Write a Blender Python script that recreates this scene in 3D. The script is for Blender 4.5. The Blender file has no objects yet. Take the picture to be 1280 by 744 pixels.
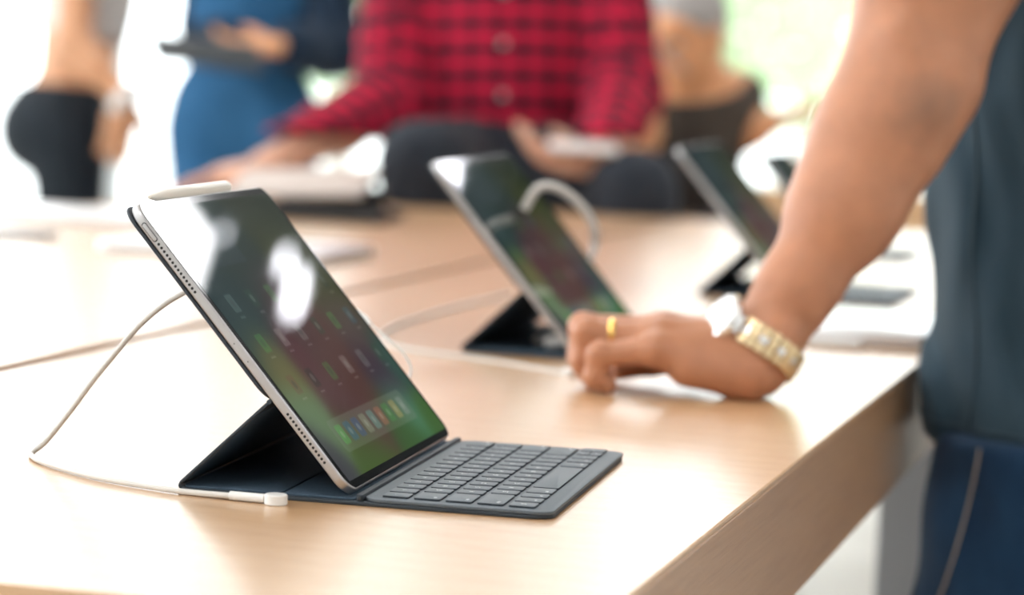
import bpy, math, random
import numpy as np
from mathutils import Matrix, Vector, Quaternion
random.seed(7); np.random.seed(7)
SC = bpy.context.scene
COL = SC.collection
PI = math.pi
FLOOR = -0.92            # the table top is z = 0
V = Vector

# ------------------------------------------------------------------ camera
CF = 3638.976            # focal length in pixels of the 1280 wide frame
CC = np.array([0.40071, -1.65050, 0.26928])
def cam_axes(p, y, r):
    cy, sy, cp, sp = math.cos(y), math.sin(y), math.cos(p), math.sin(p)
    F = np.array([sy*cp, cy*cp, -sp]); R = np.array([cy, -sy, 0.0]); U = np.cross(R, F)
    c, s = math.cos(r), math.sin(r)
    return R*c + U*s, U*c - R*s, F
CR, CU, CFW = cam_axes(0.0836727, -0.1862363, 0.0477810)
def at(x, y, depth):
    """point of the place at a photo position and a distance from the camera"""
    return CC + (CFW*CF + CR*(x-640) + CU*(372-y))*(depth/CF)

# ------------------------------------------------------------------ helpers
def tag(o, label=None, cat=None, group=None, kind=None):
    if label: o['label'] = label
    if cat: o['category'] = cat
    if group: o['group'] = group
    if kind: o['kind'] = kind
    return o

def empty(name, loc=(0, 0, 0), rz=0, label=None, cat=None, group=None, kind=None):
    o = bpy.data.objects.new(name, None); COL.objects.link(o)
    o.location = loc; o.rotation_euler = (0, 0, rz); o.empty_display_size = .05
    return tag(o, label, cat, group, kind)

def copy_tree(o, parent=None):
    c = o.copy(); COL.objects.link(c)
    if parent is not None: c.parent = parent
    for ch in list(o.children): copy_tree(ch, c)
    return c

def frame(o, x, y, z):
    return Matrix(((x[0], y[0], z[0], o[0]), (x[1], y[1], z[1], o[1]), (x[2], y[2], z[2], o[2]), (0, 0, 0, 1)))

def nrm(v):
    v = np.array(v, float); return v/np.linalg.norm(v)

class MB:
    def __init__(s): s.v = []; s.f = []; s.m = []
    def add(s, vs, fs, M=None, mi=0):
        b = len(s.v)
        for p in vs:
            p = V(p)
            s.v.append(tuple(M @ p) if M is not None else tuple(p))
        for f in fs: s.f.append(tuple(i+b for i in f)); s.m.append(mi)
        return s
    def box(s, lo, hi, M=None, mi=0):
        x0, y0, z0 = lo; x1, y1, z1 = hi
        return s.add([(x0,y0,z0),(x1,y0,z0),(x1,y1,z0),(x0,y1,z0),(x0,y0,z1),(x1,y0,z1),(x1,y1,z1),(x0,y1,z1)],
                     [(0,3,2,1),(4,5,6,7),(0,1,5,4),(1,2,6,5),(2,3,7,6),(3,0,4,7)], M, mi)
    def slab(s, w, h, t, r, e=.0005, n=7, M=None, mi=0, corner0=False):
        """rounded-corner slab, x 0..w, y 0..h, z 0..t, edges eased by e"""
        e = min(e, t*.49)
        rings = [(e, 0), (e*.3, e*.3), (0, e), (0, t-e), (e*.3, t-e*.3), (e, t)]
        vs = []; N = 4*(n+1)
        for ins, z in rings:
            rr = max(r-ins, 1e-5)
            for (cx, cy, a0) in ((w-r, h-r, 0), (r, h-r, PI/2), (r, r, PI), (w-r, r, 1.5*PI)):
                for i in range(n+1):
                    a = a0 + PI/2*i/n
                    vs.append((cx+rr*math.cos(a), cy+rr*math.sin(a), z))
        fs = [tuple(range(N-1, -1, -1)), tuple(range((len(rings)-1)*N, len(rings)*N))]
        for k in range(len(rings)-1):
            for i in range(N):
                j = (i+1) % N
                fs.append((k*N+i, k*N+j, (k+1)*N+j, (k+1)*N+i))
        return s.add(vs, fs, M, mi)
    def tube(s, pts, r, n=10, smooth=6, closed=False, mi=0):
        P = catmull(pts, smooth, closed) if smooth else [V(p) for p in pts]
        m = len(P); vs = []; fs = []
        nv = None
        for i in range(m):
            a = P[(i-1) % m] if (closed or i > 0) else P[i]
            b = P[(i+1) % m] if (closed or i < m-1) else P[i]
            t = (b-a).normalized()
            if nv is None:
                nv = t.orthogonal().normalized()
            nv = (nv - t*nv.dot(t))
            nv = nv.normalized() if nv.length > 1e-8 else t.orthogonal().normalized()
            bv = t.cross(nv)
            rr = r[min(int(i*len(r)/m), len(r)-1)] if isinstance(r, (list, tuple)) else r
            for k in range(n):
                a_ = 2*PI*k/n
                vs.append(P[i] + nv*rr*math.cos(a_) + bv*rr*math.sin(a_))
        for i in range(m if closed else m-1):
            for k in range(n):
                k2 = (k+1) % n; j = (i+1) % m
                fs.append((i*n+k, i*n+k2, j*n+k2, j*n+k))
        if not closed:
            fs.append(tuple(range(n-1, -1, -1))); fs.append(tuple((m-1)*n+k for k in range(n)))
        return s.add(vs, fs, None, mi)
    def lathe(s, prof, M=None, n=32, mi=0):
        """profile [(radius, z)...] turned about z"""
        vs = []; fs = []
        for r, z in prof:
            for k in range(n):
                a = 2*PI*k/n; vs.append((max(r, 1e-6)*math.cos(a), max(r, 1e-6)*math.sin(a), z))
        for i in range(len(prof)-1):
            for k in range(n):
                k2 = (k+1) % n
                fs.append((i*n+k, i*n+k2, (i+1)*n+k2, (i+1)*n+k))
        fs.append(tuple(range(n-1, -1, -1))); fs.append(tuple((len(prof)-1)*n+k for k in range(n)))
        return s.add(vs, fs, M, mi)
    def build(s, name, mats, parent=None, sharp=35, loc=None, bevel=0):
        me = bpy.data.meshes.new(name)
        me.from_pydata([tuple(p) for p in s.v], [], s.f)
        for m in (mats if isinstance(mats, (list, tuple)) else [mats]): me.materials.append(m)
        if any(s.m): me.polygons.foreach_set('material_index', s.m)
        me.polygons.foreach_set('use_smooth', [True]*len(me.polygons))
        me.update()
        me.set_sharp_from_angle(angle=math.radians(sharp))
        o = bpy.data.objects.new(name, me); COL.objects.link(o)
        if parent is not None: o.parent = parent
        if loc is not None: o.location = loc
        if bevel:
            b = o.modifiers.new('edge', 'BEVEL'); b.width = bevel; b.segments = 3; b.limit_method = 'ANGLE'
        return o

def catmull(pts, n, closed=False):
    P = [V(p) for p in pts]; m = len(P); out = []
    for i in range(m if closed else m-1):
        p0 = P[(i-1) % m] if (closed or i > 0) else P[0]*2-P[1]
        p1 = P[i]; p2 = P[(i+1) % m]
        p3 = P[(i+2) % m] if (closed or i+2 < m) else P[-1]*2-P[-2]
        for k in range(n):
            t = k/n
            out.append(.5*((2*p1)+(p2-p0)*t+(2*p0-5*p1+4*p2-p3)*t*t+(3*p1-p0-3*p2+p3)*t**3))
    if not closed: out.append(P[-1])
    return out

# ------------------------------------------------------------------ smooth solid bodies (signed distances -> one continuous mesh)
def cap(a, b, ra, rb=None, k=.02): return ('cap', np.array(a, float), np.array(b, float), ra, ra if rb is None else rb, k)
def ell(c, r, axes=None, k=.03): return ('ell', np.array(c, float), np.array(r, float), np.eye(3) if axes is None else np.array(axes, float), k)

def prim_dist(p, X, Y, Z):
    if p[0] == 'cap':
        a, b, ra, rb = p[1:5]; d = b-a; L = max(d@d, 1e-12)
        x, y, z = X-a[0], Y-a[1], Z-a[2]
        t = np.clip((x*d[0]+y*d[1]+z*d[2])/L, 0, 1)
        return np.sqrt((x-t*d[0])**2+(y-t*d[1])**2+(z-t*d[2])**2) - (ra+(rb-ra)*t)
    c, r, A = p[1:4]
    x, y, z = X-c[0], Y-c[1], Z-c[2]
    q = [A[i][0]*x+A[i][1]*y+A[i][2]*z for i in range(3)]
    k0 = np.sqrt((q[0]/r[0])**2+(q[1]/r[1])**2+(q[2]/r[2])**2)
    k1 = np.sqrt((q[0]/r[0]**2)**2+(q[1]/r[1]**2)**2+(q[2]/r[2]**2)**2)
    return k0*(k0-1)/np.maximum(k1, 1e-6)

def prim_box(p):
    if p[0] == 'cap':
        m = max(p[3], p[4]); return np.minimum(p[1], p[2])-m, np.maximum(p[1], p[2])+m
    m = max(p[2]); return p[1]-m, p[1]+m

def grow(prims, g): 
    out = []
    for p in prims:
        if p[0] == 'cap': out.append(('cap', p[1], p[2], p[3]+g, p[4]+g, p[5]))
        else: out.append(('ell', p[1], p[2]+g, p[3], p[4]))
    return out

def axis_of(lo, hi, coarse, fine=None):
    if not fine: return np.arange(lo, hi+coarse, coarse)
    f0, f1, h = fine
    a = np.arange(f0-h*2, lo-coarse, -coarse)[1:][::-1] if lo < f0 else np.array([])
    # graded steps from coarse to fine
    return np.concatenate([a, np.arange(f0-h*2, f1+h, h), np.arange(f1+h+coarse, hi+coarse, coarse)])

def solid(prims, vox=.008, fine=None, clips=(), smooth=2, disp=None):
    lo = np.min([prim_box(p)[0] for p in prims], 0)-.02; hi = np.max([prim_box(p)[1] for p in prims], 0)+.02
    ax = [axis_of(lo[i], hi[i], vox, fine[i] if fine else None) for i in range(3)]
    F = np.full([len(a) for a in ax], 1.0, np.float32)
    for p in prims:
        b0, b1 = prim_box(p); k = p[-1]; m = k+3*vox
        sl = []
        for i in range(3):
            i0 = max(np.searchsorted(ax[i], b0[i]-m)-1, 0); i1 = min(np.searchsorted(ax[i], b1[i]+m)+1, len(ax[i]))
            sl.append(slice(i0, i1))
        X, Y, Z = np.meshgrid(ax[0][sl[0]], ax[1][sl[1]], ax[2][sl[2]], indexing='ij', sparse=True)
        d = prim_dist(p, X, Y, Z)
        a = F[tuple(sl)]
        h = np.maximum(k-np.abs(a-d), 0)/k
        F[tuple(sl)] = np.minimum(a, d)-h*h*k*.25
    if disp or clips:
        X, Y, Z = np.meshgrid(*ax, indexing='ij', sparse=True)
        if disp: F = F + disp(X, Y, Z).astype(np.float32)
        for n_, o_ in clips:
            n_ = nrm(n_); F = np.maximum(F, (X-o_[0])*n_[0]+(Y-o_[1])*n_[1]+(Z-o_[2])*n_[2])
    F[0] = F[-1] = 1; F[:, 0] = F[:, -1] = 1; F[:, :, 0] = F[:, :, -1] = 1
    S = F < 0
    n = [len(a)-1 for a in ax]
    cnt = np.zeros(n, np.uint8)
    offs = [(i, j, k) for i in (0, 1) for j in (0, 1) for k in (0, 1)]
    for o in offs: cnt += S[o[0]:o[0]+n[0], o[1]:o[1]+n[1], o[2]:o[2]+n[2]]
    act = np.argwhere((cnt > 0) & (cnt < 8))
    idm = np.full(n, -1, np.int32); idm[tuple(act.T)] = np.arange(len(act))
    val = {o: F[act[:, 0]+o[0], act[:, 1]+o[1], act[:, 2]+o[2]] for o in offs}
    pos = np.zeros((len(act), 3)); num = np.zeros(len(act))
    for a in offs:
        for d in range(3):
            if a[d] == 0:
                b = list(a); b[d] = 1; b = tuple(b)
                va, vb = val[a], val[b]; c = (va < 0) != (vb < 0)
                t = np.where(c, va/np.where(c, va-vb, 1), 0)
                p = np.zeros((len(act), 3))
                for i in range(3):
                    p[:, i] = a[i]
                p[:, d] = t
                pos[c] += p[c]; num[c] += 1
    pos /= num[:, None]
    W = np.zeros_like(pos)
    for i in range(3):
        x0 = ax[i][act[:, i]]; x1 = ax[i][act[:, i]+1]; W[:, i] = x0+(x1-x0)*pos[:, i]
    faces = []
    for d in range(3):
        e, g = [(1, 2), (2, 0), (0, 1)][d]
        sl0 = [slice(None)]*3; sl1 = [slice(None)]*3
        sl0[d] = slice(0, -1); sl1[d] = slice(1, None)
        A_, B_ = S[tuple(sl0)], S[tuple(sl1)]
        for inv in (False, True):
            E = np.argwhere((A_ & ~B_) if not inv else (~A_ & B_))
            if not len(E): continue
            def cell(de, dg):
                c = E.copy(); c[:, e] -= de; c[:, g] -= dg
                return idm[tuple(c.T)]
            q = np.stack([cell(1, 1), cell(0, 1), cell(0, 0), cell(1, 0)], 1)
            faces.append(q[:, ::-1] if inv else q)
    Q = np.concatenate(faces)
    if smooth:
        ed = np.concatenate([Q[:, [0, 1]], Q[:, [1, 2]], Q[:, [2, 3]], Q[:, [3, 0]]]); ed = np.concatenate([ed, ed[:, ::-1]])
        deg = np.bincount(ed[:, 0], minlength=len(W)).astype(float)
        for it in range(smooth):
            N = np.stack([np.bincount(ed[:, 0], weights=W[ed[:, 1], i], minlength=len(W)) for i in range(3)], 1)/deg[:, None]
            W = W*.45+N*.55
    return W, Q

def skin_mesh(name, WQ, mat, parent=None, uv=None):
    W, Q = WQ
    me = bpy.data.meshes.new(name)
    me.vertices.add(len(W)); me.vertices.foreach_set('co', W.ravel())
    me.loops.add(len(Q)*4); me.loops.foreach_set('vertex_index', Q.ravel().astype(np.int32))
    me.polygons.add(len(Q)); me.polygons.foreach_set('loop_start', np.arange(0, len(Q)*4, 4, dtype=np.int32))
    me.update(calc_edges=True); me.validate()
    me.materials.append(mat)
    if uv is not None:
        l = me.uv_layers.new(name='weave')
        vi = np.zeros(len(me.loops), np.int32); me.loops.foreach_get('vertex_index', vi)
        l.data.foreach_set('uv', uv[vi].ravel())
    me.polygons.foreach_set('use_smooth', [True]*len(me.polygons))
    o = bpy.data.objects.new(name, me); COL.objects.link(o)
    if parent is not None: o.parent = parent
    return o

# ------------------------------------------------------------------ materials
def mat(name, col=(.5, .5, .5), rough=.5, metal=0, spec=.5, coat=0, sss=0, emit=None, es=0):
    m = bpy.data.materials.new(name); m.use_nodes = True
    b = m.node_tree.nodes['Principled BSDF']
    b.inputs['Base Color'].default_value = (*col, 1); b.inputs['Roughness'].default_value = rough
    b.inputs['Metallic'].default_value = metal; b.inputs['Specular IOR Level'].default_value = spec
    b.inputs['Coat Weight'].default_value = coat; b.inputs['Coat Roughness'].default_value = .08
    if sss:
        b.inputs['Subsurface Weight'].default_value = sss; b.inputs['Subsurface Radius'].default_value = (1, .35, .2)
        b.inputs['Subsurface Scale'].default_value = .008
    if emit: b.inputs['Emission Color'].default_value = (*emit, 1); b.inputs['Emission Strength'].default_value = es
    return m
def N(m, t, **kw):
    n = m.node_tree.nodes.new(t)
    for k, v in kw.items():
        if k in n.inputs: n.inputs[k].default_value = v
        else: setattr(n, k, v)
    return n
def L(m, a, b): m.node_tree.links.new(a, b)
def bsdf(m): return m.node_tree.nodes['Principled BSDF']
def mapping(m, scale, coord='Object', rot=(0, 0, 0)):
    tc = N(m, 'ShaderNodeTexCoord'); mp = N(m, 'ShaderNodeMapping')
    mp.inputs['Scale'].default_value = scale; mp.inputs['Rotation'].default_value = rot
    L(m, tc.outputs[coord], mp.inputs['Vector']); return mp.outputs['Vector']
def ramp(m, fac, stops):
    r = N(m, 'ShaderNodeValToRGB'); e = r.color_ramp.elements
    while len(e) < len(stops): e.new(.5)
    for i, (p, c) in enumerate(stops): e[i].position = p; e[i].color = (*c, 1)
    L(m, fac, r.inputs['Fac']); return r.outputs['Color']
def bump(m, h, strength=.2, dist=.001):
    b = N(m, 'ShaderNodeBump'); b.inputs['Strength'].default_value = strength; b.inputs['Distance'].default_value = dist
    L(m, h, b.inputs['Height']); L(m, b.outputs['Normal'], bsdf(m).inputs['Normal']); return b
def noisy(m, scale, c0, c1, detail=3, bstr=0, bdist=.001, coord='Object'):
    n = N(m, 'ShaderNodeTexNoise', Scale=1.0, Detail=detail)
    L(m, mapping(m, (scale,)*3 if not isinstance(scale, tuple) else scale, coord), n.inputs['Vector'])
    L(m, ramp(m, n.outputs['Fac'], [(.3, c0), (.7, c1)]), bsdf(m).inputs['Base Color'])
    if bstr: bump(m, n.outputs['Fac'], bstr, bdist)
    return m

def oak(name, scale, fscale, band='Y', rot=(0, 0, 0), rough=.36, cols=((.50, .265, .120), (.62, .365, .180), (.67, .41, .215))):
    m = mat(name, rough=rough, spec=.6, coat=.9); bsdf(m).inputs['Coat Roughness'].default_value = .26; bsdf(m).inputs['Coat IOR'].default_value = 1.8
    vec = mapping(m, scale, 'Object', rot)
    w = N(m, 'ShaderNodeTexWave', Scale=1.7, Distortion=11.0, Detail=4.0); w.inputs['Detail Scale'].default_value = .55
    w.bands_direction = band; L(m, vec, w.inputs['Vector'])
    fine = N(m, 'ShaderNodeTexNoise', Scale=1.0, Detail=4.0, Roughness=.7)
    L(m, mapping(m, fscale, 'Object', rot), fine.inputs['Vector'])
    mx = N(m, 'ShaderNodeMath', operation='MULTIPLY'); L(m, w.outputs['Fac'], mx.inputs[0]); mx.inputs[1].default_value = .07
    ad = N(m, 'ShaderNodeMath', operation='MULTIPLY_ADD'); L(m, fine.outputs['Fac'], ad.inputs[0]); ad.inputs[1].default_value = .93; L(m, mx.outputs[0], ad.inputs[2])
    L(m, ramp(m, ad.outputs[0], [(.28, cols[0]), (.48, cols[1]), (.72, cols[2])]), bsdf(m).inputs['Base Color'])
    bump(m, fine.outputs['Fac'], .7, .0007)
    return m

M = {}
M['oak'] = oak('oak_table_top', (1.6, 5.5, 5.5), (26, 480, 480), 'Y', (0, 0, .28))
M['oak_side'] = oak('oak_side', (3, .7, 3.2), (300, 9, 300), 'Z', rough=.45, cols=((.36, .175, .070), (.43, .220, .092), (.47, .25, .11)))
M['alu'] = mat('space_grey_aluminium', (.46, .45, .455), .33, .9)
M['silver'] = mat('silver_aluminium', (.80, .81, .83), .28, .85)
M['steel'] = mat('brushed_steel', (.30, .31, .33), .4, .8)
M['glass_front'] = mat('black_glass', (.006, .007, .008), .05, 0, .5)
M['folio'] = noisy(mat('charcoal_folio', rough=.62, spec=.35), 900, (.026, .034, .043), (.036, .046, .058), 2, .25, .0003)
M['folio_in'] = noisy(mat('navy_microfibre', rough=.8, spec=.2), 600, (.050, .080, .115), (.066, .10, .14), 2)
M['deck'] = noisy(mat('slate_woven_deck', rough=.55, spec=.45), 1500, (.080, .100, .120), (.105, .128, .150), 2, .2, .0002)
M['key'] = noisy(mat('slate_key_fabric', rough=.52, spec=.45), 1500, (.078, .098, .118), (.103, .126, .148), 2, .2, .0002)
M['legend'] = mat('key_legend_white', (.85, .88, .92), .6)
M['white_plastic'] = mat('white_plastic', (.80, .79, .77), .35, coat=.2)
M['cable'] = mat('white_cable_rubber', (.66, .63, .59), .45)
M['stylus'] = mat('ivory_stylus', (.83, .78, .70), .32, coat=.2)
M['black'] = mat('black_plastic', (.01, .01, .012), .45)
M['hole'] = mat('dark_hole', (.012, .011, .011), .8)
M['tablet_grey'] = mat('matt_grey_casing', (.10, .11, .12), .6)
M['blush'] = mat('pale_blush_panel', (.48, .40, .36), .6)
M['gold'] = mat('gold', (.95, .60, .18), .18, 1)
M['watch_steel'] = mat('polished_steel', (.80, .80, .80), .15, 1)
M['watch_gold'] = mat('pale_gold_links', (.80, .62, .38), .27, .9)
M['dial'] = mat('silver_white_dial', (.80, .80, .80), .22, .4)
M['wall'] = mat('white_wall', (.78, .77, .75), .8)
M['dark_wall'] = mat('dark_grey_wall', (.055, .058, .06), .7)
M['white_ceiling'] = mat('white_ceiling', (.84, .83, .81), .9)
M['ceiling'] = mat('grey_ceiling', (.16, .16, .165), .9)
M['frame'] = mat('window_frame_grey', (.46, .47, .47), .5)
M['floor'] = noisy(mat('pale_stone_floor', rough=.45), 3, (.52, .48, .43), (.62, .58, .53), 4)
M['pave'] = noisy(mat('pale_paving', rough=.8), .5, (.70, .70, .68), (.80, .80, .78), 4)
M['bark'] = mat('bark', (.25, .2, .16), .9)

def leafmat(name, c):
    m = mat(name, c, .6); b = bsdf(m)
    b.inputs['Transmission Weight'].default_value = 0
    t = N(m, 'ShaderNodeBsdfTranslucent'); t.inputs['Color'].default_value = (*c, 1)
    mx = N(m, 'ShaderNodeMixShader'); mx.inputs[0].default_value = .5
    L(m, b.outputs[0], mx.inputs[1]); L(m, t.outputs[0], mx.inputs[2]); L(m, mx.outputs[0], m.node_tree.nodes['Material Output'].inputs['Surface'])
    return m
M['leaf'] = leafmat('spring_leaves', (.50, .62, .40)); M['leaf2'] = leafmat('deep_leaves', (.40, .52, .32))

def pane_mat():
    m = bpy.data.materials.new('clear_pane'); m.use_nodes = True; nt = m.node_tree; nt.nodes.remove(nt.nodes['Principled BSDF'])
    t = N(m, 'ShaderNodeBsdfTransparent'); t.inputs['Color'].default_value = (.97, .985, .98, 1)
    g = N(m, 'ShaderNodeBsdfGlossy'); g.inputs['Roughness'].default_value = .02
    lw = N(m, 'ShaderNodeLayerWeight'); pw = N(m, 'ShaderNodeMath', operation='POWER'); L(m, lw.outputs['Facing'], pw.inputs[0]); pw.inputs[1].default_value = 5
    f = N(m, 'ShaderNodeMath', operation='MULTIPLY_ADD'); L(m, pw.outputs[0], f.inputs[0]); f.inputs[1].default_value = .6; f.inputs[2].default_value = .03
    mx = N(m, 'ShaderNodeMixShader'); L(m, f.outputs[0], mx.inputs[0]); L(m, t.outputs[0], mx.inputs[1]); L(m, g.outputs[0], mx.inputs[2])
    L(m, mx.outputs[0], nt.nodes['Material Output'].inputs['Surface']); return m
M['pane'] = pane_mat()

def skin(name, c, dark=None):
    m = mat(name, c, .42, spec=.4, sss=.12)
    n = N(m, 'ShaderNodeTexNoise', Scale=1.0, Detail=4.0); L(m, mapping(m, (38, 38, 38)), n.inputs['Vector'])
    col = ramp(m, n.outputs['Fac'], [(.25, tuple(x*.86 for x in c)), (.75, tuple(min(1, x*1.08) for x in c))])
    if dark is not None:   # the darker, drier skin over the point of the elbow
        tc = N(m, 'ShaderNodeTexCoord'); vd = N(m, 'ShaderNodeVectorMath', operation='DISTANCE')
        nd = N(m, 'ShaderNodeTexNoise', Scale=60.0, Detail=3.0); L(m, tc.outputs['Object'], nd.inputs['Vector'])
        L(m, tc.outputs['Object'], vd.inputs[0]); vd.inputs[1].default_value = dark
        s = N(m, 'ShaderNodeMath', operation='MULTIPLY_ADD'); L(m, nd.outputs['Fac'], s.inputs[0]); s.inputs[1].default_value = .022; L(m, vd.outputs['Value'], s.inputs[2])
        mr = N(m, 'ShaderNodeMapRange'); mr.inputs['From Min'].default_value = .014; mr.inputs['From Max'].default_value = .050
        mr.inputs['To Min'].default_value = .62; mr.inputs['To Max'].default_value = 0
        L(m, s.outputs[0], mr.inputs['Value'])
        mx = N(m, 'ShaderNodeMix', data_type='RGBA'); L(m, mr.outputs[0], mx.inputs[0]); L(m, col, mx.inputs[6]); mx.inputs[7].default_value = (.17, .105, .075, 1)
        col = mx.outputs[2]
    L(m, col, bsdf(m).inputs['Base Color'])
    f = N(m, 'ShaderNodeTexNoise', Scale=1.0, Detail=3.0); L(m, mapping(m, (420, 420, 420)), f.inputs['Vector'])
    bump(m, f.outputs['Fac'], .25, .0005)
    return m
M['skin_man'] = skin('warm_tan_skin', (.47, .205, .110), (.288, .722, .240))
M['skin_a'] = skin('tan_skin', (.58, .29, .155)); M['skin_b'] = skin('light_skin', (.66, .36, .25)); M['skin_c'] = skin('peach_skin', (.70, .34, .17))

def cloth(name, c0, c1, sc=25, b=.35, rough=.85, weave=900):
    m = mat(name, c0, rough, spec=.2)
    m.node_tree.nodes['Principled BSDF'].inputs['Sheen Weight'].default_value = .03
    n = N(m, 'ShaderNodeTexNoise', Scale=1.0, Detail=4.0); L(m, mapping(m, (sc, sc, sc*.5)), n.inputs['Vector'])
    L(m, ramp(m, n.outputs['Fac'], [(.3, c0), (.72, c1)]), bsdf(m).inputs['Base Color'])
    w = N(m, 'ShaderNodeTexNoise', Scale=1.0, Detail=2.0); L(m, mapping(m, (weave,)*3), w.inputs['Vector'])
    ad = N(m, 'ShaderNodeMath', operation='MULTIPLY_ADD'); L(m, n.outputs['Fac'], ad.inputs[0]); ad.inputs[1].default_value = 6; L(m, w.outputs['Fac'], ad.inputs[2])
    bump(m, ad.outputs[0], b, .001)
    return m
M['teal_shirt'] = cloth('slate_teal_cotton', (.018, .038, .055), (.034, .062, .085), 14, .4)
M['teal_seam'] = mat('slate_teal_seam', (.026, .050, .070), .9)
M['jeans'] = cloth('dark_indigo_denim', (.004, .018, .046), (.012, .042, .092), 20, .35)
M['stitch'] = mat('orange_stitch', (.30, .24, .20), .8)
M['blue_denim'] = cloth('mid_blue_denim', (.018, .085, .19), (.032, .125, .26), 12, .3)
M['navy'] = cloth('navy_knit', (.006, .016, .034), (.012, .026, .05), 12, .3)
M['leggings'] = cloth('black_leggings', (.010, .014, .019), (.015, .020, .027), 12, .1)
M['croptop'] = cloth('grey_crop_top', (.60, .56, .53), (.68, .64, .60), 12, .2)
M['dark_trousers'] = cloth('dark_grey_trousers', (.012, .015, .022), (.030, .036, .048), 8, .3)
M['brown_top'] = cloth('dark_taupe_top', (.040, .032, .028), (.075, .062, .052), 8, .3)
M['hair_dark'] = mat('dark_hair', (.02, .015, .012), .5); M['hair_grey'] = mat('grey_hair', (.32, .30, .29), .5)
M['shoe'] = mat('dark_shoe', (.03, .03, .03), .5); M['eye_white'] = mat('eye', (.7, .68, .65), .2); 

def plaid():
    m = mat('red_black_plaid', rough=.85, spec=.2)
    uv = N(m, 'ShaderNodeUVMap', uv_map='weave'); sp = N(m, 'ShaderNodeSeparateXYZ'); L(m, uv.outputs[0], sp.inputs[0])
    def stripe(out, period, lo, hi):
        a = N(m, 'ShaderNodeMath', operation='MULTIPLY'); L(m, out, a.inputs[0]); a.inputs[1].default_value = 2*PI/period
        s = N(m, 'ShaderNodeMath', operation='SINE'); L(m, a.outputs[0], s.inputs[0])
        r = N(m, 'ShaderNodeMapRange'); r.inputs['From Min'].default_value = lo; r.inputs['From Max'].default_value = hi; L(m, s.outputs[0], r.inputs['Value'])
        return r.outputs[0]
    def mul(a, k):
        q = N(m, 'ShaderNodeMath', operation='MULTIPLY'); L(m, a, q.inputs[0]); q.inputs[1].default_value = k; return q.outputs[0]
    sx = stripe(sp.outputs['X'], .048, -.05, .35); sy = stripe(sp.outputs['Y'], .048, -.30, .12)
    ad = N(m, 'ShaderNodeMath', operation='ADD'); L(m, mul(sx, .40), ad.inputs[0]); L(m, mul(sy, .60), ad.inputs[1])
    L(m, ramp(m, ad.outputs[0], [(0, (.60, .008, .050)), (.40, (.30, .008, .030)), (.60, (.11, .008, .022)), (1, (.022, .007, .016))]), bsdf(m).inputs['Base Color'])
    return m
M['plaid'] = plaid()

def screen_mat():
    m = mat('lit_screen', (.004, .004, .005), .022, spec=.5)
    a = N(m, 'ShaderNodeVertexColor', layer_name='picture'); L(m, a.outputs['Color'], bsdf(m).inputs['Emission Color'])
    bsdf(m).inputs['Emission Strength'].default_value = 1.0
    return m
M['screen'] = screen_mat()
M['lamp'] = mat('lamp_diffuser', (.9, .9, .9), .5, emit=(.97, .98, 1), es=11)
M['spot'] = mat('spot_diffuser', (.9, .9, .9), .5, emit=(.93, .93, 1), es=20)

# ------------------------------------------------------------------ tablet, folio, stylus
TW, TH, TT = .2806, .2149, .0059
TILT = math.radians(40.98); TS, TCo = math.sin(TILT), math.cos(TILT)
ZB = .008
TM = frame((0, 0, ZB), (0, 1, 0), (-TS, 0, TCo), (TCo, 0, TS))      # tablet frame: x along the long edge, y up the screen, z out of the glass

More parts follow.
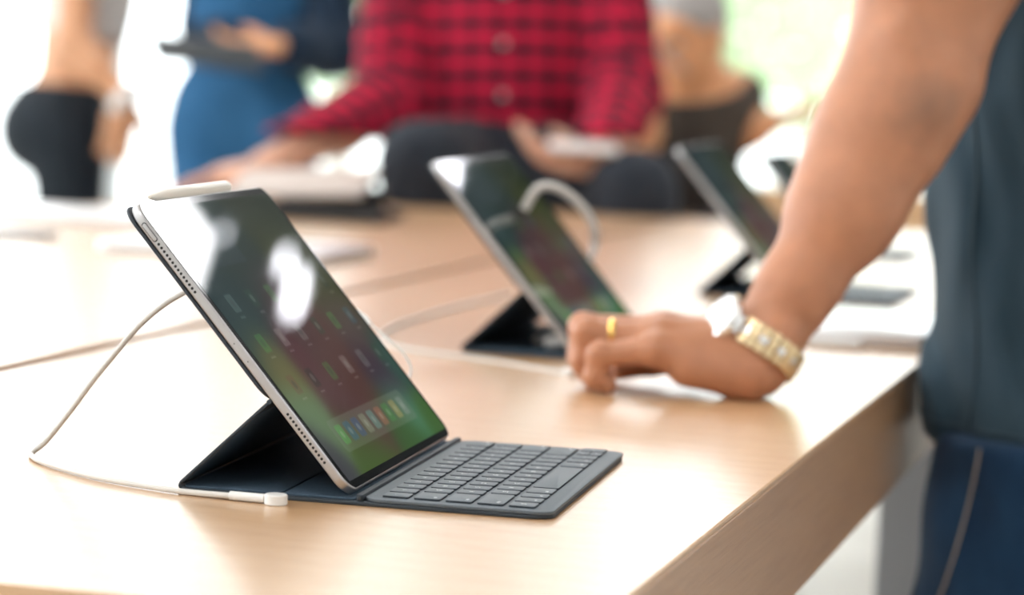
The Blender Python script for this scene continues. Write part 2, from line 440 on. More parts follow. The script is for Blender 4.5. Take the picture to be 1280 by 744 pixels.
def wallpaper_and_reflection(nu, nv):
    u, v = np.meshgrid(np.linspace(0, 1, nu), np.linspace(0, 1, nv), indexing='ij')
    img = np.zeros((nu, nv, 3)); wsum = np.zeros((nu, nv, 1))
    for cu, cv, s, c in ((.05, .95, .28, (20, 46, 50)), (.35, .8, .22, (28, 52, 46)), (.9, .95, .25, (30, 44, 30)), (.85, .72, .2, (66, 72, 26)), (.1, .62, .2, (22, 56, 58)),
                         (.45, .55, .16, (76, 48, 52)), (.55, .38, .22, (90, 58, 52)), (.12, .42, .12, (120, 108, 52)), (.3, .45, .1, (92, 44, 52)), (.85, .45, .16, (88, 74, 70)),
                         (.8, .26, .13, (58, 40, 62)), (.97, .3, .1, (44, 84, 72)), (.10, .22, .12, (104, 132, 92)), (.35, .2, .15, (92, 60, 62)), (.0, .1, .1, (70, 70, 76)),
                         (.3, .03, .14, (72, 100, 40)), (.7, .03, .14, (58, 98, 44)), (.95, .04, .1, (62, 104, 40)), (.8, .13, .12, (76, 140, 104))):  # low greens stand for trees reflected in the glass, put into the picture
        w = np.exp(-(((u-cu)*1.15)**2+(v-cv)**2)/(2*(s*.62)**2))[..., None]
        img += w*np.array(c); wsum += w
    img = img/(wsum+1e-4)
    def rr(cu, cv, hw, hh, r, c, a):
        nonlocal img
        x = np.abs((u-cu)*TW)-hw+r; y = np.abs((v-cv)*TH)-hh+r
        d = np.sqrt(np.maximum(x, 0)**2+np.maximum(y, 0)**2)+np.minimum(np.maximum(x, y), 0)-r
        k = np.clip(.5-d/.0008, 0, 1)[..., None]*a
        img = img*(1-k)+np.array(c)*k
    rr(.30, .86, .042, .020, .004, (48, 66, 72), .5)
    cols = [(70, 170, 60), (60, 120, 150), (150, 160, 150), (30, 50, 42), (80, 180, 70), (170, 165, 160), (120, 70, 60), (40, 90, 60)]
    i = 0
    for cv in (.64, .49, .335):
        for cu in (.12, .28, .44, .60, .76, .92):
            rr(cu, cv, .0072, .0072, .002, cols[(i*5+2) % 8], .30)
            rr(cu, cv, .0034, .0034, .0034, (150, 150, 140) if i % 2 else (60, 66, 62), .3)
            rr(cu, cv-.052, .0052, .0007, .0005, (190, 190, 180), .25); i += 1
    rr(.49, .135, .100, .0125, .005, (126, 140, 120), .33)
    for j in range(9):
        c = [(90, 190, 80), (54, 110, 150), (60, 90, 150), (150, 160, 130), (110, 170, 160), (190, 110, 80), (70, 150, 70), (196, 170, 90), (150, 160, 150)][j]
        rr(.19+.075*j, .135, .0072, .0072, .002, c, .45); rr(.19+.075*j, .135, .003, .003, .003, (190, 200, 180), .25)
    lin = (np.clip(img, 0, 255)/255)**2.2
    lum = lin.mean(-1, keepdims=True); lin = (lum+(lin-lum)*.85)*.8
    return lin

def make_tablet():
    root = empty('tablet_computer')
    MB().slab(TW, TH, TT, .0125, .0011, 10, TM @ Matrix.Translation((0, 0, -TT))).build('body', M['alu'], root, sharp=18)
    MB().slab(TW-.0022, TH-.0022, .0004, .0115, .0002, 10, TM @ Matrix.Translation((.0011, .0011, .0000))).build('front_glass', M['glass_front'], root, sharp=15)
    # the lit picture: a fine grid just on the glass, each point carrying its colour
    nu, nv = 281, 216; mg = .0062
    pts = []; us = np.linspace(0, 1, nu); vs = np.linspace(0, 1, nv)
    rc = .006
    for a in us:
        for b in vs:
            x, y = mg+a*(TW-2*mg), mg+b*(TH-2*mg)
            pts.append(TM @ V((x, y, .00052)))
    fs = [(i*nv+j, (i+1)*nv+j, (i+1)*nv+j+1, i*nv+j+1) for i in range(nu-1) for j in range(nv-1)]
    mb = MB(); mb.v = [tuple(p) for p in pts]; mb.f = fs; mb.m = [0]*len(fs)
    d = mb.build('display', M['screen'], root)
    ca = d.data.color_attributes.new('picture', 'FLOAT_COLOR', 'POINT')
    lin = wallpaper_and_reflection(nu, nv).reshape(-1, 3)
    ca.data.foreach_set('color', np.concatenate([lin, np.ones((len(lin), 1))], 1).ravel())
    # the near short side: power button, speaker slots, microphones
    SM = TM @ frame((0, 0, -TT/2), (0, 1, 0), (0, 0, 1), (-1, 0, 0))            # x up the side, y across its thickness, z outwards
    SM = TM @ frame((0, 0, -TT/2), (0, 1, 0), (0, 0, -1), (-1, 0, 0))
    MB().slab(.0125, .0024, .0005, .0011, .0002, 5, SM @ Matrix.Translation((.189, -.0012, 0))).build('power_button', M['alu'], root)
    MB().slab(.0137, .0032, .00012, .0015, .00004, 5, SM @ Matrix.Translation((.1884, -.0016, 0))).build('button_gap', M['hole'], root)
    for v0, v1 in ((.0237, .0595), (.1505, .1862)):
        g = MB()
        for k in range(14):
            g.lathe([(.00088, 0), (.00088, .00004)], SM @ Matrix.Translation((v0+(v1-v0)*k/13, 0, .0001)), 12)
        g.build('speaker_grille', M['hole'], root)
    for v0 in (.0985, .1120):
        MB().lathe([(.0004, 0), (.0004, .00004)], SM @ Matrix.Translation((v0, 0, .0001)), 10).build('microphone_hole', M['hole'], root)
    return root

KEYROWS = [
    [('`', 1)]+[(c, 1) for c in '1234567890-=']+[('delete', 1.5)],
    [('tab', 1.5)]+[(c, 1) for c in 'QWERTYUIOP[]']+[('\\', 1)],
    [('caps', 1.75)]+[(c, 1) for c in "ASDFGHJKL;'"]+[('return', 1.75)],
    [('shift', 2.25)]+[(c, 1) for c in 'ZXCVBNM,./']+[('shift', 2.25)],
    [('O', 1), ('ctrl', 1), ('alt', 1), ('cmd', 1.25), ('', 5.25), ('cmd', 1.25), ('alt', 1), ('<', 1), ('^', 1), ('>', 1)],
]
_fonts = {}
def text_mesh(s, size):
    if (s, size) in _fonts: return _fonts[(s, size)]
    c = bpy.data.curves.new('legend', 'FONT'); c.body = s; c.size = size; c.align_x = 'CENTER'; c.align_y = 'CENTER'; c.resolution_u = 2
    o = bpy.data.objects.new('legend', c); COL.objects.link(o)
    dg = bpy.context.evaluated_depsgraph_get(); me = bpy.data.meshes.new_from_object(o.evaluated_get(dg))
    me.name = 'legend'; me.materials.clear(); me.materials.append(M['legend'])
    bpy.data.objects.remove(o); bpy.data.curves.remove(c)
    _fonts[(s, size)] = me; return me

DECKZ = .0048
def make_folio():
    root = empty('keyboard_folio')
    g = .0004
    vf = .0725
    # back panel behind the tablet
    MB().slab(TW+.001, TH-vf+.0016, .0021, .0125, .0008, 8, TM @ Matrix.Translation((-.0005, vf, -TT-g-.0021))).build('back_panel', M['folio'], root)
    # stand flap from the fold down to the foot
    fold = TM @ V((0, vf-.0004, -TT-g-.0012)); foot = V((-.1066, 0, .0044))
    d = (fold-foot); ln = d.length; d.normalize(); nn = V((0, 1, 0)).cross(d)
    SMx = frame(foot, (0, 1, 0), d, -nn if False else V((0, 1, 0)).cross(d))
    fl = MB().slab(TW+.001, ln, .0020, .004, .0007, 5, SMx @ Matrix.Translation((-.0005, 0, -.0010)))
    sf = fl.build('stand_flap', M['folio'], root)
    MB().slab(TW-.006, ln-.012, .0002, .004, .00008, 5, SMx @ Matrix.Translation((.003, .004, .0010))).build('flap_lining', M['folio_in'], sf)
    # fold seam between back panel and flap
    MB().tube([(fold[0], -.0004, fold[2]), (fold[0], TW+.0004, fold[2])], .0015, 10, 0).build('fold_hinge', M['folio'], root)
    MB().tube([(-.1062, .006, .0030), (-.1062, TW-.006, .0030)], .0024, 10, 0).build('foot_hinge', M['folio'], root)
    # base sheet with the two lined strips under the tablet
    b = MB().slab(.1078+.1195, TW+.002, .0026, .013, .0009, 8, Matrix.Translation((-.1078, -.001, 0))).build('base_sheet', M['folio'], root)
    MB().slab(.0600, TW-.004, .0013, .006, .0003, 4, Matrix.Translation((-.1045, .002, .0026))).build('lining_strip', M['folio_in'], b)
    MB().slab(.044, TW-.004, .0013, .002, .0003, 3, Matrix.Translation((-.0425, .002, .0026))).build('lining_strip', M['folio_in'], b)
    # groove rail in front of the tablet
    MB().slab(.0042, TW+.001, .0040, .0018, .0008, 4, Matrix.Translation((.0022, -.0005, .0026))).build('groove_rail', M['folio'], root)
    # keyboard deck and its keys
    MB().slab(.1195-.0062, TW+.001, DECKZ-.0026, .0095, .0006, 8, Matrix.Translation((.0062, -.0005, .0026))).build('keyboard_deck', M['deck'], root)
    y0 = .0062; pitch = (TW-2*y0)/14.5
    meshes = {}
    for r, row in enumerate(KEYROWS):
        y = y0; x = .0160+.0190*r
        for lab, w in row:
            halves = [(0, .0078), (.0084, .0078)] if lab == '^' else [(0, .0158)]
            for hi, (dx, hx) in enumerate(halves):
                ky = w*pitch-.0034
                kk = (round(hx, 5), round(ky, 5))
                if kk not in meshes:
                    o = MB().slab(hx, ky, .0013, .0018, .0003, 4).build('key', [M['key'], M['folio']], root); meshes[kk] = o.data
                    for pl in o.data.polygons: pl.material_index = 1 if abs(pl.normal.z) < .5 else 0  # key sides take the dark folio material to stand for gap shade
                else:
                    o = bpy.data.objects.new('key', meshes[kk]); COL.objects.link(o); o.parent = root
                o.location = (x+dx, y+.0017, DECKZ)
                if lab:
                    t = 'v' if (lab == '^' and hi == 1) else lab
                    word = len(lab) > 1
                    lo = bpy.data.objects.new('legend', text_mesh(t, .0030 if word else .0046)); COL.objects.link(lo); lo.parent = o
                    off = (hx*.5, ky*.5) if not word else (hx*.74, (.0062 if y < .1 else ky-.0062))
                    if lab in ('shift', 'return', 'delete', 'caps'): off = (hx*.74, .0072 if y < .1 else ky-.0072)
                    lo.matrix_local = frame((off[0], off[1], .00135), (0, 1, 0), (-1, 0, 0), (0, 0, 1))
            y += w*pitch
    return root

def place(o, loc, rz): o.location = loc; o.rotation_euler = (0, 0, rz)
SPOTS = [((0, 0, 0), 0), ((-.0167, .8904, 0), -.0549), ((.0953, 1.6939, 0), -.0598), ((.085, 2.515, 0), -.0600)]
tab0, fol0 = make_tablet(), make_folio()
TL = ['large tablet in sharp focus nearest the front, ivory stylus on its top edge',
      'second tablet from the front, propped behind the leaning hand, white cable plugged behind it',
      'third tablet from the front, dark screen half hidden by the bare forearm',
      'smaller tablet farthest along the row, only one corner showing past the forearm']
FL = ['charcoal keyboard folio with all its keys showing, open under the tablet in sharp focus',
      'charcoal keyboard folio under the second tablet, keys hidden behind the hand with the gold ring',
      'charcoal keyboard folio under the third tablet, its stand flap showing left of the wristwatch',
      'charcoal keyboard folio under the farthest tablet, mostly hidden behind the forearm']
for i, (loc, rz) in enumerate(SPOTS):
    t = tab0 if i == 0 else copy_tree(tab0); f = fol0 if i == 0 else copy_tree(fol0)
    place(t, loc, rz); place(f, loc, rz)
    if i == 3: t.scale = f.scale = (.83, .83, .83)      # the smaller size of the same tablet
    tag(t, TL[i], 'tablet', 'tablets propped along the table'); tag(f, FL[i], 'keyboard case', 'keyboard folios along the table')

# stylus on the top edge of the first tablet
sty = empty('stylus', TM @ V((0, TH, -TT/2)), 0, 'ivory white stylus lying along the top edge of the nearest tablet', 'stylus')
r_ = .0045
SMt = frame((-TS*r_, .058, TCo*r_), (1, 0, 0), (0, 0, -1), (0, 1, 0))
MB().lathe([(.0028, 0), (r_, .012), (r_, .147), (r_*.95, .1500), (r_*.75, .1525), (r_*.35, .1538)], SMt, 28).build('barrel', M['stylus'], sty)
MB().lathe([(.0006, -.0125), (.0012, -.0120), (.0027, -.0006), (.0028, 0)], SMt, 24).build('tip', M['stylus'], sty)

# ------------------------------------------------------------------ cables
def plug(root, p, d, ln=.030):
    d = nrm(d); a = np.array(p)
    MB().lathe([(.0022, 0), (.0040, .001), (.0040, ln*.62), (.0028, ln*.7), (.0026, ln)], frame(a, *basis(d)), 18).build('plug', M['white_plastic'], root)
def basis(z):
    z = nrm(z); x = np.cross(z, [0, 0, 1.0]) if abs(z[2]) < .9 else np.cross(z, [1.0, 0, 0]); x = nrm(x); return x, np.cross(z, x), z
def cable(name, pts, r, label, group=None, cat='cable'):
    root = empty(name, (0, 0, 0), 0, label, cat, group)
    MB().tube(pts, r, 10, 8).build('cord', M['cable'], root)
    return root
# first cable: from behind the first tablet, looping left, ending in a white puck in front
c1 = cable('charging_cable', [(-.070, .185, .083), (-.092, .160, .105), (-.128, .120, .113), (-.1475, .112, .1055), (-.168, .108, .088), (-.1845, .105, .0670), (-.1975, .103, .0495),
                              (-.2120, .102, .0285), (-.2260, .100, .0095), (-.2325, .094, .0026), (-.2285, .082, .0022), (-.2120, .059, .0021), (-.1650, .018, .0021), (-.1140, -.007, .0021), (-.0920, -.0125, .0022), (-.0690, -.0170, .0028)],
           .0018, 'thin white cable looping left of the nearest tablet, ending in a white puck', 'white cables on the table')
MB().lathe([(.0019, 0), (.0027, .0005), (.0027, .022), (.0022, .0225)], frame((-.0700, -.0168, .0030), *basis((.0285, -.0030, 0))), 16).build('sleeve', M['white_plastic'], c1)
MB().lathe([(.0062, 0), (.0068, .0006), (.0068, .0058), (.0062, .0064)], Matrix.Translation((-.0410, -.0197, 0)), 28).build('magnetic_puck', M['white_plastic'], c1)
# second: plug and hoop showing at the far edge of the first tablet
c2 = cable('charging_cable', [(-.092, .345, .082), (-.076, .342, .074), (-.064, .338, .067), (-.050, .334, .057), (-.0420, .330, .045), (-.047, .322, .032), (-.062, .306, .024), (-.085, .296, .032), (-.108, .287, .052), (-.122, .285, .075)], .0010,
           'thin white cable hooped behind the far edge of the nearest tablet', 'white cables on the table')
MB().lathe([(.003, 0), (.0046, .002), (.0046, .018), (.0030, .023)], frame((-.096, .346, .0845), *basis((.018, -.003, -.011))), 16).build('plug', M['white_plastic'], c2)
# thick hoop from the top of the second tablet
P2 = lambda x, y, d: tuple(at(x, y, d))
c3 = cable('charging_cable', [P2(655, 262, 2.74), P2(672, 236, 2.74), P2(692, 234, 2.74), P2(714, 246, 2.74), P2(733, 266, 2.74), P2(743, 287, 2.74), P2(744, 303, 2.745)],
           .0042, 'thick white cable arching from the far side of the second tablet', 'white cables on the table')
plug(c3, P2(744, 300, 2.745), np.array(P2(741, 316, 2.745))-np.array(P2(744, 300, 2.745)), .02)
# flat runs between the first and the second tablet
cable('charging_cable', [(-.0065, .7640, .002), (-.05, .80, .002), (-.10, .835, .002), (-.165, .872, .002), (-.205, .93, .002), (-.222, 1.02, .002), (-.226, 1.15, .002), (-.216, 1.35, .002), (-.200, 1.52, .002)], .0018,
      'thin white cable lying on the wood between the first and second tablets', 'white cables on the table')
MB().lathe([(.0062, 0), (.0068, .0006), (.0068, .0058), (.0062, .0064)], Matrix.Translation((-.0005, .760, 0)), 24).build('magnetic_puck', M['white_plastic'], bpy.data.objects['charging_cable.003'])
# small white connectors hanging at the backs of the tablets
for (sp, rz), lab in zip(SPOTS[1:3], ('white cable end showing inside the stand of the second tablet', 'white cable end showing inside the stand of the third tablet')):
    Mx = Matrix.Translation(sp) @ Matrix.Rotation(rz, 4, 'Z')
    e = empty('cable_connector', Mx @ V((-.034, .045, .0036)), rz, lab, 'connector', 'connectors inside the stands')
    MB().lathe([(.0045, 0), (.006, .001), (.006, .020), (.004, .022)], frame((-.006, 0, .0064), *basis((1, -.1, .12))), 18).build('plug', M['white_plastic'], e)
    MB().tube([(-.005, .001, .0064), (-.02, .02, .004), (-.03, .06, .0035), (-.035, .12, .0035)], .0017, 8, 6).build('cord', M['cable'], e)

# ------------------------------------------------------------------ tables
TROT = -math.atan(.0612)
def table(name, x0, x1, y0, y1, label, legs, org=(0.237, .43), th=.098):
    root = empty(name, (org[0], org[1], 0), TROT, label, 'table', 'oak display tables')
    # local: x = 0 on the right edge of the front table
    t = .012
    MB().box((x0, y0, -.004), (x1, y1, 0)).build('table_top', M['oak'], root, bevel=.0012)
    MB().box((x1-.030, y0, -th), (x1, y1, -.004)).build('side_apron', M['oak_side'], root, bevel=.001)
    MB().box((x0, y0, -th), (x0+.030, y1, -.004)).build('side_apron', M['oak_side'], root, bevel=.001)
    MB().box((x0+.030, y0, -th), (x1-.030, y0+.030, -.004)).build('end_apron', M['oak'], root, bevel=.001)
    MB().box((x0+.030, y1-.030, -th), (x1-.030, y1, -.004)).build('end_apron', M['oak'], root, bevel=.001)
    for lx, ly in legs:
        MB().box((lx-.03, ly-.03, FLOOR), (lx+.03, ly+.03, -.004)).build('leg', M['steel'], root, bevel=.002)
    return root
# front table and its twin to the left
table('display_table', -.655, 0, -.765, 2.86, 'long oak table in front carrying the row of propped tablets', [(-.062, 1.20), (-.58, 1.20), (-.062, -.60), (-.58, -.60), (-.062, 2.65), (-.58, 2.65)])
table('display_table', -1.478, -.6735, -.765, 2.86, 'oak table pushed up to the left long side of the front table', [(-1.38, .85), (-.76, .85), (-1.38, -.60), (-.76, -.60), (-1.38, 2.65), (-.76, 2.65)])
table('display_table', -.80, .95, 4.30, 7.2, 'oak table standing apart behind the forearm, its near end showing', [(-.70, 4.5), (.85, 4.5), (-.70, 7.0), (.85, 7.0)])

# ------------------------------------------------------------------ room
def struct(name, mb, m, parent=None, **k):
    o = mb.build(name, m, parent, **k)
    if parent is None: o['kind'] = 'structure'
    return o
XL, XR, YN, YF, ZC = -7.0, 5.0, -5.0, 13.0, 3.0
struct('floor', MB().box((XL-.2, YN-.2, FLOOR-.1), (XR+.2, YF+.2, FLOOR)), M['floor'])
cl = MB().box((XL-.2, YN-.2, ZC), (.25, YF+.2, ZC+.15)).box((.25, YN-.2, ZC), (XR+.2, 7.4, ZC+.15))
struct('ceiling', cl, M['white_ceiling'])
struct('added_dark_ceiling', MB().box((.25, 7.4, ZC), (XR+.2, YF+.2, ZC+.15)), M['ceiling'])  # unseen dark ceiling zone, added to keep the screen reflections dark
struct('wall_right', MB().box((XR, YN, FLOOR), (XR+.2, YF, ZC)), M['wall'])
struct('wall_near', MB().box((XL, YN-.2, FLOOR), (XR, YN, ZC)), M['wall'])
ZH = 2.85
XW = .3
struct('added_dark_wall', MB().box((XW, YF, FLOOR), (XR+.2, YF+.2, ZC)), M['dark_wall'])  # solid dark stretch out of view, added to darken reflections in the tablets
struct('trim_1', MB().box((XL-.1, YF, ZH), (XW, YF+.2, ZC)), M['ceiling'])
struct('wall_left', MB().box((XL-.2, YN, ZH), (XL, YF+.2, ZC)), M['ceiling'])
wn = 1
def window(o, d, w, z0, z1):
    global wn
    ang = math.atan2(d[1], d[0])
    r = empty('window_%d' % wn, (*o, 0), ang, kind='structure'); wn += 1
    fr = MB(); f = .055
    fr.box((0, -.05, z0), (f, .05, z1)); fr.box((w-f, -.05, z0), (w, .05, z1)); fr.box((f, -.05, z0), (w-f, .05, z0+f)); fr.box((f, -.05, z1-f), (w-f, .05, z1))
    fr.build('window_frame', M['frame'], r)
    MB().box((f, -.004, z0+f), (w-f, .004, z1-f)).build('window_pane', M['pane'], r)
n = 3; w = (XW-XL)/n
for i in range(n): window((XL+i*w, YF+.1), (1, 0), w, FLOOR, ZH)
n = 7; w = (YF-YN)/n
for i in range(n): window((XL-.1, YN+i*w), (0, 1), w, FLOOR, ZH)
# outside
struct('ground', MB().box((-60, -30, FLOOR-.4), (60, 70, FLOOR-.12)), M['pave'])

# ceiling lamps
def lamp(x, y, lx, ly, label, rz=0):
    r = empty('ceiling_light', (x, y, ZC), rz, label, 'ceiling light', 'ceiling light panels')
    fr = MB(); a, b = lx/2, ly/2; t = .02
    fr.box((-a-t, -b-t, -.04), (-a, b+t, 0)); fr.box((a, -b-t, -.04), (a+t, b+t, 0)); fr.box((-a, -b-t, -.04), (a, -b, 0)); fr.box((-a, b, -.04), (a, b+t, 0))
    fr.build('housing', M['frame'], r)
    MB().box((-a, -b, -.03), (a, b, -.012)).build('diffuser', M['lamp'], r)
for x in (-5.0, -2.9, -.8, 2.9):
    for y in (-3.4, -.9, 1.6, 4.1, 6.6):
        lamp(x, y, .40, 1.5, 'long rectangular ceiling light panel above the sales floor')
lamp(.80, 9.02, .30, 1.85, 'slanted rectangular ceiling light panel mirrored in the nearest tablet', -.36)
def spot(x, y, r, lab, g):
    o = empty('spot_light', (x, y, ZC), 0, lab, 'ceiling light', g)
    MB().lathe([(r*1.25, 0), (r*1.25, -.02), (r*1.02, -.03), (r*1.02, -.012)], None, 32).build('trim_ring', M['frame'], o)
    MB().lathe([(r, -.013), (r, -.024)], None, 32).build('diffuser', M['spot'], o)
spot(1.34, 11.55, .125, 'round ceiling spot nearest the far windows', 'ceiling spots'); spot(1.17, 11.25, .07, 'small round ceiling spot beside the brighter one', 'ceiling spots')
spot(.975, 10.15, .030, 'small round ceiling spot nearest the light panel', 'ceiling spots')

# ------------------------------------------------------------------ trees outside
def tree(x, y, h, r, m, label, seed):
    rd = random.Random(seed)
    root = empty('tree', (x, y, FLOOR-.12), 0, label, 'tree', 'trees outside the far windows')
    MB().tube([(0, 0, 0), (.05, .02, h*.3), (-.04, .05, h*.6), (.03, 0, h*.9)], [.12, .1, .08, .05], 8, 4).build('trunk', M['bark'], root)
    lf = MB()
    for i in range(1100):
        while True:
            p = V((rd.uniform(-1, 1), rd.uniform(-1, 1), rd.uniform(-1, 1)))
            if .35 < p.length < 1: break
        c = V((p.x*r, p.y*r, h*.62+p.z*h*.42)); s = rd.uniform(.08, .16)
        q = Quaternion((rd.gauss(0, 1), rd.gauss(0, 1), rd.gauss(0, 1), rd.gauss(0, 1))).normalized()
        lf.add([c+q @ V(t) for t in ((-s, 0, 0), (-s*.2, -s*.5, 0), (s, 0, s*.1), (-s*.2, s*.5, 0))], [(0, 1, 2, 3)])
    lf.build('crown', m, root)
for i, (px_, dep, h, r, m, lab) in enumerate([(905, 22, 3.2, 1.1, 'leaf', 'bright green tree seen through the far window beside the leaning man'),
                                             (1010, 27.5, 4.2, 1.2, 'leaf2', 'taller deep green tree behind the leaning forearm'),
                                             (1105, 33, 3.8, 1.2, 'leaf', 'pale green tree farthest right outside the window'),
                                             (430, 30, 3.6, 1.4, 'leaf2', 'green tree outside between the navy jacket and the plaid shirt')]):
    p = at(px_, 60, dep); tree(p[0], p[1], h, r, M[m], lab, i)

# ------------------------------------------------------------------ people
def hand_prims(w, d, palm, thumb, s=1.0, curl=.35, k=.007):
    """hand from the wrist w along d; palm = way the palm faces; thumb = side of the thumb"""
    d = nrm(d); palm = nrm(np.array(palm)-d*(d@np.array(palm))); side = np.cross(palm, d)
    if side@np.array(thumb) < 0: side = -side
    P = []; w = np.array(w)
    P.append(ell(w+d*.052*s, (.044*s, .048*s, .017*s), [side, d, palm], .012))
    for i, (o, l) in enumerate(((.032, .072), (.011, .080), (-.010, .074), (-.030, .060))):
        b = w+d*.088*s+side*o*s; ang = curl*(.6+.1*i); pp = b
        dd = d
        for j, (fl, rr) in enumerate(((.45, .0095), (.32, .0085), (.23, .0075))):
            a = ang*(j+.6); dd = d*math.cos(a)+palm*math.sin(a)
            q_ = pp+dd*l*fl*s; P.append(cap(pp, q_, rr*s, rr*.9*s, k)); pp = q_
    t0 = w+d*.025*s+side*.030*s; t1 = t0+(d*.6+side*.75+palm*.25)*.040*s; t2 = t1+(d*.9+side*.3+palm*.3)*.030*s
    P += [cap(t0, t1, .014*s, .011*s, .012), cap(t1, t2, .0105*s, .0085*s, k)]
    return P

def figure(J, sex=0, hands=True):
    """J: joints in the place. Returns groups of primitives by body region"""
    g = {k: np.array(v, float) for k, v in J.items() if k not in ('hands',)}
    lat = nrm(g['sR']-g['sL']); up = nrm(g['neck']-g['pelvis']); fw = nrm(np.cross(up, lat)); lat = nrm(np.cross(fw, up))
    if 'fw' in g and fw@g['fw'] < 0: fw = -fw
    A = [lat, fw, up]; s = J.get('s', 1.0)
    mid = (g['pelvis']+g['neck'])/2
    T = [ell(g['pelvis'], (.150*s+(.012 if sex else 0), .108*s, .115*s), A, .05), ell(g['pelvis']*.62+g['neck']*.38, (.128*s-(.018 if sex else 0), .095*s, .15*s), A, .06),
         ell(g['pelvis']*.28+g['neck']*.72, (.150*s, .105*s, .165*s), A, .06), cap(g['sL'], g['neck']-up*.03, .058*s, .055*s, .05), cap(g['sR'], g['neck']-up*.03, .058*s, .055*s, .05)]
    if J.get('bum'): T.append(ell(g['pelvis']-fw*.055*s-up*.035*s, (.135*s, .095*s, .10*s), A, .05))
    AR = {}
    for q in 'LR':
        AR[q] = [cap(g['s'+q], g['e'+q], .052*s, .041*s, .035), cap(g['e'+q], g['e'+q]*.6+g['w'+q]*.4, .041*s, .040*s, .03), cap(g['e'+q]*.6+g['w'+q]*.4, g['w'+q], .039*s, .026*s, .03)]
    LG = {}
    for q in 'LR':
        LG[q] = [cap(g['h'+q], g['k'+q], .088*s, .058*s, .05), cap(g['k'+q], g['k'+q]*.65+g['a'+q]*.35, .056*s, .057*s, .03), cap(g['k'+q]*.65+g['a'+q]*.35, g['a'+q], .055*s, .038*s, .03)]
    FT = {}
    for q in 'LR':
        toe = g['t'+q] if 't'+q in g else g['a'+q]+fw*.15-np.array((0, 0, .03))
        FT[q] = [cap(g['a'+q]-np.array((0, 0, .02)), toe, .042, .030, .03)]
    hd = g['head']; hf = nrm(g['look']); hs = nrm(np.cross(hf, (0, 0, 1.0)) if abs(hf[2]) < .95 else lat); hu = np.cross(hs, hf)
    HA = [hs, hf, hu]
    H = [cap(g['neck']-up*.02, hd-hu*.05-hf*.01, .054*s, .052*s, .03), ell(hd+hu*.02, (.074, .094, .102), HA, .03), ell(hd+hf*.030-hu*.060, (.052, .058, .058), HA, .035),
         cap(hd+hf*.092+hu*.012, hd+hf*.112-hu*.020, .008, .013, .012), ell(hd+hf*.083-hu*.052, (.024, .012, .011), HA, .012), ell(hd+hf*.078+hu*.033, (.05, .014, .010), HA, .02)]
    for q in (-1, 1): H.append(ell(hd+hs*q*.076-hf*.005-hu*.005, (.010, .018, .031), HA, .008))
    HN = {}
    for q in 'LR':
        h = J['hands'][q]; HN[q] = hand_prims(g['w'+q], h[0], h[1], h[2], s, h[3] if len(h) > 3 else .35)
    return dict(T=T, A=AR, L=LG, F=FT, H=H, HN=HN, fw=fw, lat=lat, up=up, hd=hd, HA=HA, g=g)

def flat(*a):
    out = []
    for x in a:
        if isinstance(x, tuple): out.append(x)
        elif isinstance(x, dict): out += flat(*x.values())
        else: out += flat(*x)
    return out

def settle(root):
    """parts are modelled in the coordinates of the place; hang them under a root that stands on the floor"""
    for ch in root.children: ch.matrix_parent_inverse = Matrix.Translation(-root.location)

def hair_and_eyes(root, f, hm, vox=.006, long=0):
    hd, (hs, hf, hu) = f['hd'], f['HA']
    P = [ell(hd+hu*.032-hf*.012, (.083, .100, .102), f['HA'], .02)]
    if long: P += [ell(hd-hf*.06-hu*.08, (.075, .05, .12), f['HA'], .04)]
    skin_mesh('hair', solid(P, vox, clips=[(hf*.72-hu*.69, hd+hf*.058+hu*.052)]), hm, root)
    for q in (-1, 1):
        c = hd+hs*q*.032+hf*.080+hu*.010
        MB().lathe([(.0105*math.cos(a), .0105*math.sin(a)) for a in np.linspace(-1.5, 1.5, 9)], frame(c, hs, hu, hf), 14).build('eye', M['eye_white'], root)

def weave_uv(W, f, sleeves):
    """cloth grain: flat across the torso, wound round each sleeve"""
    g = f['g']; o = g['pelvis']
    uv = np.stack([(W-o)@f['lat'], (W-o)@f['up']], 1)
    best = np.full(len(W), .075)
    for a, b in sleeves:
        d = b-a; Ln = np.linalg.norm(d); d = d/Ln; t = np.clip((W-a)@d, 0, Ln); rad = W-a-t[:, None]*d
        dist = np.linalg.norm(rad, axis=1)
        x = nrm(np.cross(d, f['fw'])); y = np.cross(d, x)
        k = dist < best
        uv[k] = np.stack([np.arctan2(rad@y, rad@x)*.055, t], 1)[k]; best = np.minimum(best, dist)
    return uv

